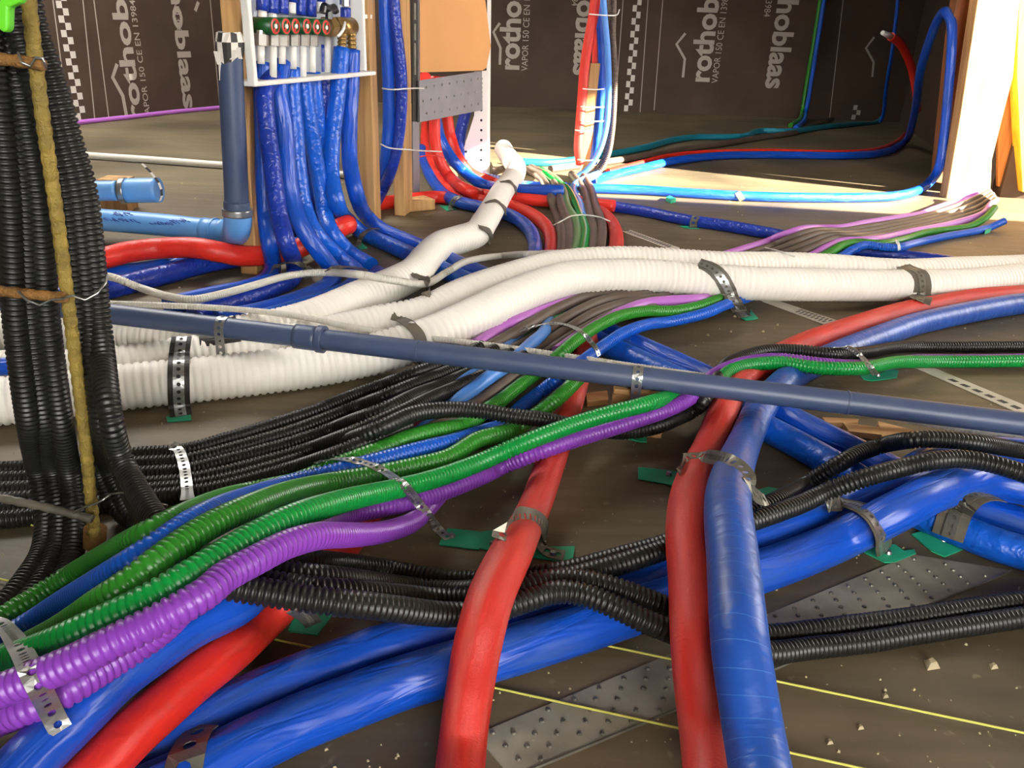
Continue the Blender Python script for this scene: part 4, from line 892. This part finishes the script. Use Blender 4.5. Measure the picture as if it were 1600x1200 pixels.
strap('shiny perforated strap over the two foreground blue pipes at right', '1290,786 1318,785 1342,792 1362,808 1374,828 1380,848 1382,863', (1300, 850, 1400, 800), .013,
      pads=[[(1350, 864), (1362, 852), (1398, 852), (1412, 862), (1428, 860), (1431, 866), (1398, 880), (1382, 880)]], band=(.022, 'grey_band'), screw=[(1388, 864)])
strap('dull perforated strap with wide lining over the blue pipe at the right edge', '1555,776 1530,772 1510,778 1496,795 1487,818 1480,840', (1500, 815, 1562, 840), .014, 'galv_dull',
      pads=[[(1424, 836), (1445, 830), (1500, 845), (1508, 858), (1476, 871), (1455, 862)]], band=(.034, 'grey_band'), screw=[(1474, 844)])
strap('bright perforated strap over the white ducts at the left, on a dark felt band', '284,526 281,545 279,570 279,600 280,630 283,650', (230, 600, 330, 592), .0155,
      pads=[[(260, 652), (262, 660), (299, 657), (298, 648)]], band=(.030, 'black_band'))
strap('dark band with grey strap on the rear white duct at the left', '338,500 341,512 343,524 345,538', (290, 522, 390, 518), .013, 'galv_dull', band=(.062, 'black_band'))
strap('glaring perforated strap over the white ducts in the middle, tail hanging to the floor', '1092,411 1108,417 1124,430 1134,446 1142,462 1150,478 1164,495', (1060, 430, 1180, 436), .016,
      pads=[[(1158, 498), (1170, 496), (1173, 485), (1184, 498), (1176, 500), (1165, 501)]], band=(.030, 'grey_band'))
strap('perforated strap on a grey band over the white ducts at right', '1412,415 1434,425 1441,440 1441,456 1437,471', (1380, 440, 1500, 438), .016, 'galv_dull',
      pads=[[(1418, 470), (1440, 476), (1456, 468), (1450, 464)]], band=(.042, 'grey_band'))
strap('dark strap over the white ducts where the grey drain pipe crosses', '612,493 628,499 644,510 656,526 660,552 664,562', (580, 530, 700, 500), .022, 'grey_band', holes=False)
for lab, sp, wp_ in (('dark collar on the climbing white duct nearest the camera', '642,429 660,434 668,446 666,463', (640, 445, 668, 405)),
                     ('dark collar on the climbing white duct second from the camera', '748,354 763,361 767,372 764,381', (730, 372, 765, 345)),
                     ('dark collar on the climbing white duct third from the camera', '757,317 774,314 787,324 792,338', (765, 340, 785, 305)),
                     ('dark collar on the climbing white duct farthest from the camera', '781,284 795,284 805,294 808,306', (780, 310, 805, 275))):
    strap(lab, sp, wp_, .020, 'grey_band', holes=False, cat='collar', name='duct_collar')
strap('bright perforated strap over the black conduit bundle at left', '268,696 278,702 284,715 289,735 292,760 293,780', (230, 745, 340, 735), .013)
strap('wide dull strap over the end of the foreground blue pair at the bottom', '322,1133 316,1137 306,1146 296,1165 288,1195 284,1225', (320, 1165, 400, 1130), .026, 'galv_dull')
strap('dull strap foot beside the red pipe end at lower left', '464,951 472,956 481,964 490,976', (470, 960, 500, 950), .016, 'galv_dull', pads=[[(450, 987), (462, 962), (490, 952), (527, 951), (496, 994)]], screw=[(484, 966)])
strap('dark strap round the blue pair right of the second stud', '560,384 562,374 570,364 582,357 594,358', (580, 375, 640, 395), .014, 'grey_band', holes=False, pads=[[(556, 384), (565, 380), (574, 388), (563, 390)]])
strap('left dark strap over the manifold pipes on the floor', '420,428 432,416 446,410 462,411 476,416 486,422', (450, 430, 440, 445), .012, 'grey_band', holes=False)
strap('right dark strap over the manifold pipes on the floor', '508,424 522,419 540,417 558,419 572,424', (530, 430, 515, 445), .010, 'grey_band', holes=False)
strap('grey strap over the blue pipe by the narrow stud', '704,328 706,318 712,310 722,306', (700, 315, 740, 322), .016, 'galv_dull', pads=[[(686, 321), (700, 322), (712, 327), (698, 330)]])
strap('grey strap over the dark blue pipe at the edge of the sun', '1088,338 1084,346 1083,356', (1060, 343, 1110, 350), .022, 'galv_dull', pads=[[(1062, 354), (1090, 353), (1093, 358), (1070, 357)]])
strap('small clip strap on the sunlit blue pipe', '1152,300 1156,306 1160,313', (1140, 306, 1180, 308), .02, 'galvanised', holes=False)
strap('thin strap over the conduits behind the grey drain pipe', '812,518 840,508 870,505 900,513 920,530 932,546 936,556', (880, 540, 930, 520), .009, 'galvanised')
def pipe_strap(px, down, label, lo=None):
    """perforated strap hooked over the drain pipe, its front end hanging down"""
    ct = on_line(px); tdir = nrm(GB - GA); sdir = nrm(np.cross(tdir, Z)); sdir = sdir if np.dot(sdir, CAM - ct) > 0 else -sdir
    udir = np.cross(sdir, tdir); udir = udir if udir[2] > 0 else -udir
    Q = [ct + (RG + .0012) * (math.cos(a) * sdir + math.sin(a) * udir) for a in np.radians(np.arange(170, -1, -10))] + [ct + sdir * (RG + .0014) - Z * k for k in np.linspace(.006, down(ct), 8)]
    Q = resample(np.array(Q), .002)[0]; e = empty('perforated_strap', (ct[0], ct[1], 0)); tag(e, label, 'strap')
    o = link('band', strap_mesh('band', Q, tdir, .0145, True), 'galvanised', e); md = o.modifiers.new('thick', 'SOLIDIFY'); md.thickness = .0009; md.offset = 0
pipe_strap(996, lambda c: c[2] - .012, 'bright perforated strap round the grey drain pipe at the shim stack')
pipe_strap(350, lambda c: .040, 'perforated strap hanging from the grey drain pipe at the left')
strap('white tape band on the blue conduit at the far end of the ribbon', '1400,375 1404,382 1405,391', (1390, 382, 1425, 380), .008, 'tie_white', holes=False, cat='tape', name='tape_band')
V, Fc = slab_vf([P(x, y, .0006) for x, y in ((1535, 361), (1542, 358), (1547, 363), (1538, 366))], .012); tag(link('sealing_pad', pymesh('sealing_pad', V, Fc), 'green_pad'), 'small dark green pad at the end of the ribbon near the post', 'pad')
V, Fc = slab_vf([P(x, y, .0006) for x, y in ((958, 681), (1010, 680), (1011, 692), (1000, 691))], .0016); tag(link('sealing_pad', pymesh('sealing_pad', V, Fc), 'green_pad'), 'loose green pad below the purple and black conduits', 'pad')
V, Fc = slab_vf([P(x, y, .0006) for x, y in ((1040, 314), (1046, 311), (1056, 316), (1048, 318))], .012); tag(link('sealing_pad', pymesh('sealing_pad', V, Fc), 'green_pad'), 'tiny green pad beside the sunlit blue pipe', 'pad')
V, Fc = slab_vf([P(x, y, .0006) for x, y in ((510, 856), (535, 852), (548, 860), (520, 866))], .002); tag(link('sealing_pad', pymesh('sealing_pad', V, Fc), 'green_pad'), 'green pad end under the lower purple conduit', 'pad')

def tie(label, spec, r=.0016, m='tie_white', drape=False):
    Q = spline(pts3(spec, .004), .004)
    if drape: Q = lay(Q, r, gap=.0003, step=.005, sig=2, grow=1, reach=1.0)
    tag(link('cable_tie', tube('cable_tie', Q, r, 6, step=.004), m), label, 'cable tie')
tie('upper cable tie round the blue pair by the second stud', '597,138,y2.30 612,140,y2.29 630,139,y2.30 645,138,y2.36 662,138,y2.5', .002)
tie('lower cable tie round the blue pair, its tail across the red pipes', '594,225,y2.30 608,231,y2.29 625,233,y2.30 650,235,y2.38 690,237,y2.60', .002)
tie('red tie round the red pipes behind the rail', '656,245,y2.63 668,243,y2.62 680,243,y2.66 692,245,y2.75', .0025, 'red_shiny')
tie('thin tie over the curved bundle beside the white duct', '865,352 880,344 895,337 915,336 935,339 953,346', .002, drape=True)
tie('thin tie over the ribbon next to the white ducts', '1195,387 1215,392 1232,397 1242,401', .002, drape=True)
tie('small bright tie on the thin white conduit at left', '299,461,.02 301,468,.022 304,473,.015', .003, 'galvanised')

# red, blue and brown pipes tied to a stick, standing in the sun
YX = 3.10
XP = (('front red insulated pipe tied to the upright stick', 0.0175, 'red_foam', [(934, -40, 0), (927, 25, 0), (920, 62, -.01), (914, 100, -.01), (910, 150, -.01), (906, 200, -.01), (904, 232, -.01), (907, 256, 0)], 0),
      ('rear red insulated pipe tied behind the upright stick', 0.0155, 'red_foam', [(935, -40, .05), (933, 40, .05), (932, 87, .05), (930, 140, .05), (927, 200, .05), (924, 240, .05), (918, 262, .04)], 0),
      ('upright blue insulated pipe right of the stick', .0165, 'blue_film', [(932, -40, .02), (934, 5, .02), (940, 50, .02), (942, 100, .02), (939, 150, .02), (935, 195, .02), (932, 228, .02), (926, 255, .03)], 0),
      ('light blue conduit curving at the foot of the upright group', .0105, 'blue_light', [(941, -40, -.02), (943, 0, -.02), (946, 37, -.02), (950, 87, -.02), (951, 150, -.02), (947, 200, -.02), (936, 237, -.02), (918, 264, -.01), (898, 279, 0)], 0),
      ('inner brown conduit on the right of the upright group', .0098, 'brown_conduit', [(947, -40, .03), (950, 5, .03), (955, 50, .03), (958, 100, .03), (957, 150, .03), (954, 200, .03), (947, 240, .03), (932, 264, .03), (910, 280, .02)], .0065),
      ('outer brown conduit on the right of the upright group', .0098, 'brown_conduit', [(958, -40, .01), (959, 10, .01), (958, 55, .01), (961, 105, .01), (960, 160, .01), (957, 205, .01), (951, 240, .01), (940, 264, .01), (918, 284, 0)], .0065))
for lab, r, m, pts, rib in XP:
    Q = spline(np.array([PY(x, y, YX + d) for x, y, d in pts])); tag(link('upright_pipe', tube('upright_pipe', Q, r, 14, rib), m), lab, 'pipe')
a0, a1, b0, b1 = PY(923, 99, YX - .01), PY(938, 99, YX - .01), PY(906, 266, YX - .01), PY(920, 266, YX - .01); bk = np.array([0, .02, 0])
V, Fc = hexa([b0, b1, b1 + bk, b0 + bk], [a0, a1, a1 + bk, a0 + bk]); o = link('wooden_stick', pymesh('wooden_stick', V, Fc), 'wood_stud'); tag(o, 'flat wooden stick tied upright between the red and blue pipes', 'stick')
for k, (y, x0, x1) in enumerate(((22, 921, 964), (138, 906, 944), (166, 902, 944), (188, 902, 943), (203, 899, 926), (249, 902, 926))):
    lab = ['topmost cable tie of the upright group with a sticking out tail', 'cable tie of the upright group near the upper end of the stick', 'cable tie of the upright group second from the stick top', 'cable tie at the middle of the stick', 'cable tie slanting over the lower red pipe', 'lowest cable tie of the upright group'][k]
    tie(lab, f'{x0},{y},y3.085 {(x0+x1)/2-6},{y+1.5},y3.06 {(x0+x1)/2+6},{y+2},y3.06 {x1},{y+1},y3.075' + (' 968,15,y3.06' if k == 0 else ''), .0022)

# ------------------------------------------------------------------ floor: nail plates, strings, tapes
plate = empty('nail_plate', P(1060, 1070)); tag(plate, 'long dull nail plate on the floor in the right foreground', 'plate')
A0, A1, D0, D1 = P(742, 1150), P(1425, 868), P(800, 1216), P(1580, 893)
V, Fc = slab_vf([D0, D1, A1, A0], .0016); link('sheet', pymesh('sheet', V, Fc), 'steel_plate', plate)
bs = []; L_ = np.linalg.norm(A1 - A0); nL = int(L_ / .026)
for i in range(nL):
    for j in range(6):
        t = (i + .5 + (.5 if j % 2 else 0)) / nL; s = (j + .6) / 6.2
        if t > .99 or random.random() < .12: continue
        p = (A0 * (1 - t) + A1 * t) * (1 - s) + (D0 * (1 - t) + D1 * t) * s + Z * .0016
        bs.append(cyl_vf(p - Z * .001, p + Z * .0016, .0032, 8, .0017))
V, Fc = merge(bs); tag(link('nail_dimple', pymesh('nail_dimple', V, Fc), 'galv_dull', plate), kind='stuff')
V, Fc = merge([cyl_vf(D0 + Z * .001, D1 + Z * .001, .0016, 6)]); link('folded_edge', pymesh('folded_edge', V, Fc), 'galv_dull', plate)
for lab, a, b_ in (('nearer yellow chalk string stretched over the floor', (-40, 896), (1480, 1230)), ('farther yellow chalk string stretched over the floor', (-40, 802), (1680, 1162))):
    Q = np.linspace(P(*a, .004), P(*b_, .004), 60); tag(link('chalk_string', tube('chalk_string', Q, .0011, 6), 'string_yellow'), lab, 'string')
def floor_tape(label, pxs, marks):
    r = empty('printed_tape', P(*pxs[0])); tag(r, label, 'tape')
    q = [P(x, y, .0005) for x, y in pxs]; V, Fc = slab_vf(q, .0012); link('tape', pymesh('tape', V, Fc), 'tape_pale', r)
    V = []; Fc = []
    for (t0, t1, s0, s1) in marks:
        b = len(V)
        for (t, s) in ((t0, s0), (t1, s0), (t1, s1), (t0, s1)): V.append((q[0] * (1 - t) + q[1] * t) * (1 - s) + (q[3] * (1 - t) + q[2] * t) * s + Z * .0015)
        Fc.append((b, b + 1, b + 2, b + 3))
    link('dark_print', pymesh('dark_print', V, Fc), 'tape_dark', r)
random.seed(3)
mk = [(.5 + .022 * k, .5 + .022 * k + .018, .15 + .35 * (k % 2), .45 + .35 * (k % 2)) for k in range(17)]
floor_tape('pale printed tape strip on the floor below the white ducts', [(1196, 464), (1322, 506), (1304, 514), (1172, 464)], mk)
floor_tape('pale tape strip on the floor behind the grey drain pipe at right', [(1448, 571), (1640, 650), (1612, 655), (1420, 571)], [(.3 + .1 * k, .36 + .1 * k, .45, .75) for k in range(6)])
floor_tape('worn tape strip on the floor behind the white ducts', [(985, 360), (1062, 388), (1052, 392), (972, 362)], [(.05 * k, .05 * k + .03, .2, .8) for k in range(18)])
# crumbs of plaster and sawdust
random.seed(5); cr = []
for k in range(620):
    x, y = random.uniform(-50, 1650), random.uniform(270, 1200); p = P(x, y); 
    s = random.choice([.0007, .0009, .0012, .0017]) * (1 if y > 600 else 1.8)
    a = random.random() * 3; ux = np.array([math.cos(a), math.sin(a), 0]); uy = np.array([-math.sin(a), math.cos(a), 0])
    V, Fc = hexa([p - ux * s - uy * s * .7, p + ux * s - uy * s * .6, p + ux * s * .8 + uy * s * .7, p - ux * s * .7 + uy * s * .8], [p - ux * s * .5 - uy * s * .4 + Z * s, p + ux * s * .5 - uy * s * .3 + Z * s * 1.2, p + ux * s * .3 + uy * s * .5 + Z * s, p - ux * s * .4 + uy * s * .3 + Z * s * .9]); cr.append((V, Fc))
for (x, y, s) in ((1455, 1040, .007), (1552, 1042, .004), (1383, 1088, .003), (1344, 1137, .003), (507, 1042, .003), (1195, 963, .004), (1296, 1160, .003)):
    p = P(x, y); u = np.array([1., 0, 0]); v = np.array([0, 1., 0]); cr.append(hexa([p - u * s - v * s, p + u * s - v * s * .5, p + u * s * .7 + v * s * 1.4, p - u * s * .6 + v * s], [p - u * s * .4 - v * s * .4 + Z * s * .8, p + u * s * .4 - v * s * .3 + Z * s, p + u * s * .3 + v * s * .7 + Z * s * .8, p - u * s * .3 + v * s * .5 + Z * s * .7]))
V, Fc = merge(cr); tag(link('crumbs', pymesh('crumbs', V, Fc), 'crumb'), 'pale crumbs of plaster and sawdust scattered over the floor', 'debris', kind='stuff')

# ------------------------------------------------------------------ printing on the membrane walls
class Wall:
    def __init__(s, o, u, n, ob): s.o, s.u, s.n, s.ob = o, u, n, ob
    def at(s, x, y): return hit(x, y, s.o + s.n * .002, s.n)
LWALL = Wall(LW_A, LW_U, LW_N, bpy.data.objects['wall_left'])
BWALL = Wall(np.array([0, BY, 0]), np.array([1., 0, 0]), np.array([0, -1., 0]), wall_back)
def text_mesh(s, bold):
    cu = bpy.data.curves.new('t', 'FONT'); cu.body = s; cu.size = 1; cu.offset = bold; cu.resolution_u = 3
    ob = bpy.data.objects.new('t', cu); col.objects.link(ob)
    dg = bpy.context.evaluated_depsgraph_get(); me = bpy.data.meshes.new_from_object(ob.evaluated_get(dg)); bpy.data.objects.remove(ob); bpy.data.curves.remove(cu)
    me.materials.clear(); return me
def wall_text(w_, s, px, py, h, sx, up=True, bold=.018, end=False, m='print_grey'):
    me = text_mesh(s, bold); n = len(me.vertices); co = np.zeros(n * 3); me.vertices.foreach_get('co', co); co = co.reshape(-1, 3)
    wd = co[:, 0].max(); x = co[:, 0] - (wd if end else 0); y = co[:, 1]
    X_ = Z if up else -Z; Y_ = -w_.u if up else w_.u; o = w_.at(px, py)
    W3 = o[None] + np.outer(x * h * sx, X_) + np.outer(y * h, Y_); me.vertices.foreach_set('co', W3.astype(np.float32).ravel()); me.update()
    me.name = 'printed_lettering'; link('printed_lettering', me, m, w_.ob)
def wall_line(w_, pxs, t, m='print_grey', nm='printed_house_outline'):
    q = [w_.at(x, y) for x, y in pxs]; V = []; Fc = []
    for i, p in enumerate(q):
        d = nrm((q[min(i + 1, len(q) - 1)] - q[max(i - 1, 0)])); s = np.cross(d, w_.n); V += [p - s * t, p + s * t]
    Fc = [(2 * i, 2 * i + 1, 2 * i + 3, 2 * i + 2) for i in range(len(q) - 1)]; link(nm, pymesh(nm, V, Fc), m, w_.ob)
def checker(w_, px, py, cw, ch, n, m='print_white', offz=0):
    o = w_.at(px, py); V = []; Fc = []
    for k in range(n):
        b = len(V); c = k % 2
        for (i, j) in ((c, k), (c + 1, k), (c + 1, k + 1.0), (c, k + 1.0)): V.append(o + w_.u * (i - 1) * cw + Z * (j * ch))
        Fc.append((b, b + 1, b + 2, b + 3))
    link('checker_print', pymesh('checker_print', V, Fc), m, w_.ob)
LOGO = 'rothoblaas'; SUB = 'VAPOR 150 CE EN 13984'
# back wall
for dx, (x, y) in enumerate(((810, 111), (1107, 130))):
    wall_text(BWALL, LOGO, x, y, .178, .98, bold=.03)
    wall_text(BWALL, SUB, x + 14, y, .056, .86, bold=.0)
wall_line(BWALL, [(781, 101), (782, 75), (771, 50), (781, 36)], .008); wall_line(BWALL, [(1067, 121), (1070, 92), (1057, 69), (1071, 52)], .008)
for (x, y) in ((896, 117), (1196, 138)):
    wall_text(BWALL, LOGO, x, y, .178, .98, up=False, end=True, bold=.03)
wall_text(BWALL, SUB, 1193, 26, .056, .86, up=False, bold=0, end=True); wall_text(BWALL, SUB, 893, 9, .056, .86, up=False, bold=0, end=True)
checker(BWALL, 981, 174, .026, .037, 24); checker(BWALL, 1336, 187, .026, .03, 3, 'print_grey')
wall_line(BWALL, [(1363, 120), (1365, 97), (1353, 75), (1366, 58)], .007)
for (x0, y0, x1, y1) in ((962, 160, 974, -5), (1022, 172, 1036, -5), (1000, 176, 1013, -5), (1296, 187, 1318, -5)): wall_line(BWALL, [(x0, y0), (x1, y1)], .0025, 'print_grey', 'printed_edge_line')
# left wall
wall_text(LWALL, LOGO, 223, 190, .128, 1.62, bold=.03); wall_text(LWALL, SUB, 236, 188, .048, 1.12, bold=.004)
wall_line(LWALL, [(198, 183), (192, 150), (176, 121), (183, 100)], .010)
wall_text(LWALL, LOGO, 288, 170, .128, 1.62, up=False, end=True, bold=.03); wall_text(LWALL, SUB, 278, 60, .048, 1.12, up=False, bold=0, end=True)
wall_line(LWALL, [(310, 3), (305, 17)], .010)
checker(LWALL, 127, 187, .029, .031, 27)
for (x0, y0, x1, y1) in ((170, 184, 146, -5), (97, 110, 82, -5), (343, 163, 328, -5), (148, 186, 129, -5)): wall_line(LWALL, [(x0, y0), (x1, y1)], .003, 'print_grey', 'printed_edge_line')

# ------------------------------------------------------------------ groups of things that repeat
RULES = (('ventilation_duct', '', 'white ventilation ducts'), ('duct_collar', '', 'dark collars on the climbing duct'), ('cable_tie', 'upright group', 'cable ties of the upright group'),
         ('cable_tie', '', 'cable ties'), ('perforated_strap', '', 'straps that hold pipes to the floor'), ('wooden_stud', '', 'upright timbers'), ('wood_offcut', '', 'wooden offcuts'),
         ('insulated_pipe', 'coming down on the manifold', 'short blue pipes above the manifold'), ('insulated_pipe', 'below the manifold', 'blue insulated pipes below the manifold'),
         ('insulated_pipe', 'foreground pair', 'foreground pair of blue pipes'), ('insulated_pipe', 'strapped pair', 'red and blue pair on the right'), ('insulated_pipe', 'tied blue pair', 'tied blue pair by the second stud'),
         ('insulated_pipe', '', 'insulated pipes over the floor'), ('corrugated_conduit', 'flat ribbon', 'conduits of the flat ribbon'), ('corrugated_conduit', 'curved bundle', 'conduits of the curved bundle'),
         ('corrugated_conduit', 'upright bundle', 'black conduits of the upright bundle'), ('corrugated_conduit', 'left middle bundle', 'black conduits of the left middle bundle'),
         ('corrugated_conduit', 'bending from the left', 'black conduits in the foreground'), ('corrugated_conduit', '', 'conduits over the floor'), ('upright_pipe', 'upright', 'pipes tied upright'),
         ('rebar_stirrup', '', 'cross bars'), ('tie_wire', '', 'twisted tie wires'), ('printed_tape', '', 'tape strips on the floor'), ('chalk_string', '', 'chalk strings'), ('sealing_pad', '', 'loose green pads'), ('waste_pipe', '', 'light blue waste pipes'))
for o in list(col.objects):
    if o.parent is None and o.get('label') and not o.get('group'):
        for nm, sub, g in RULES:
            if o.name.split('.')[0] == nm and sub in o['label']:
                o['group'] = g; break
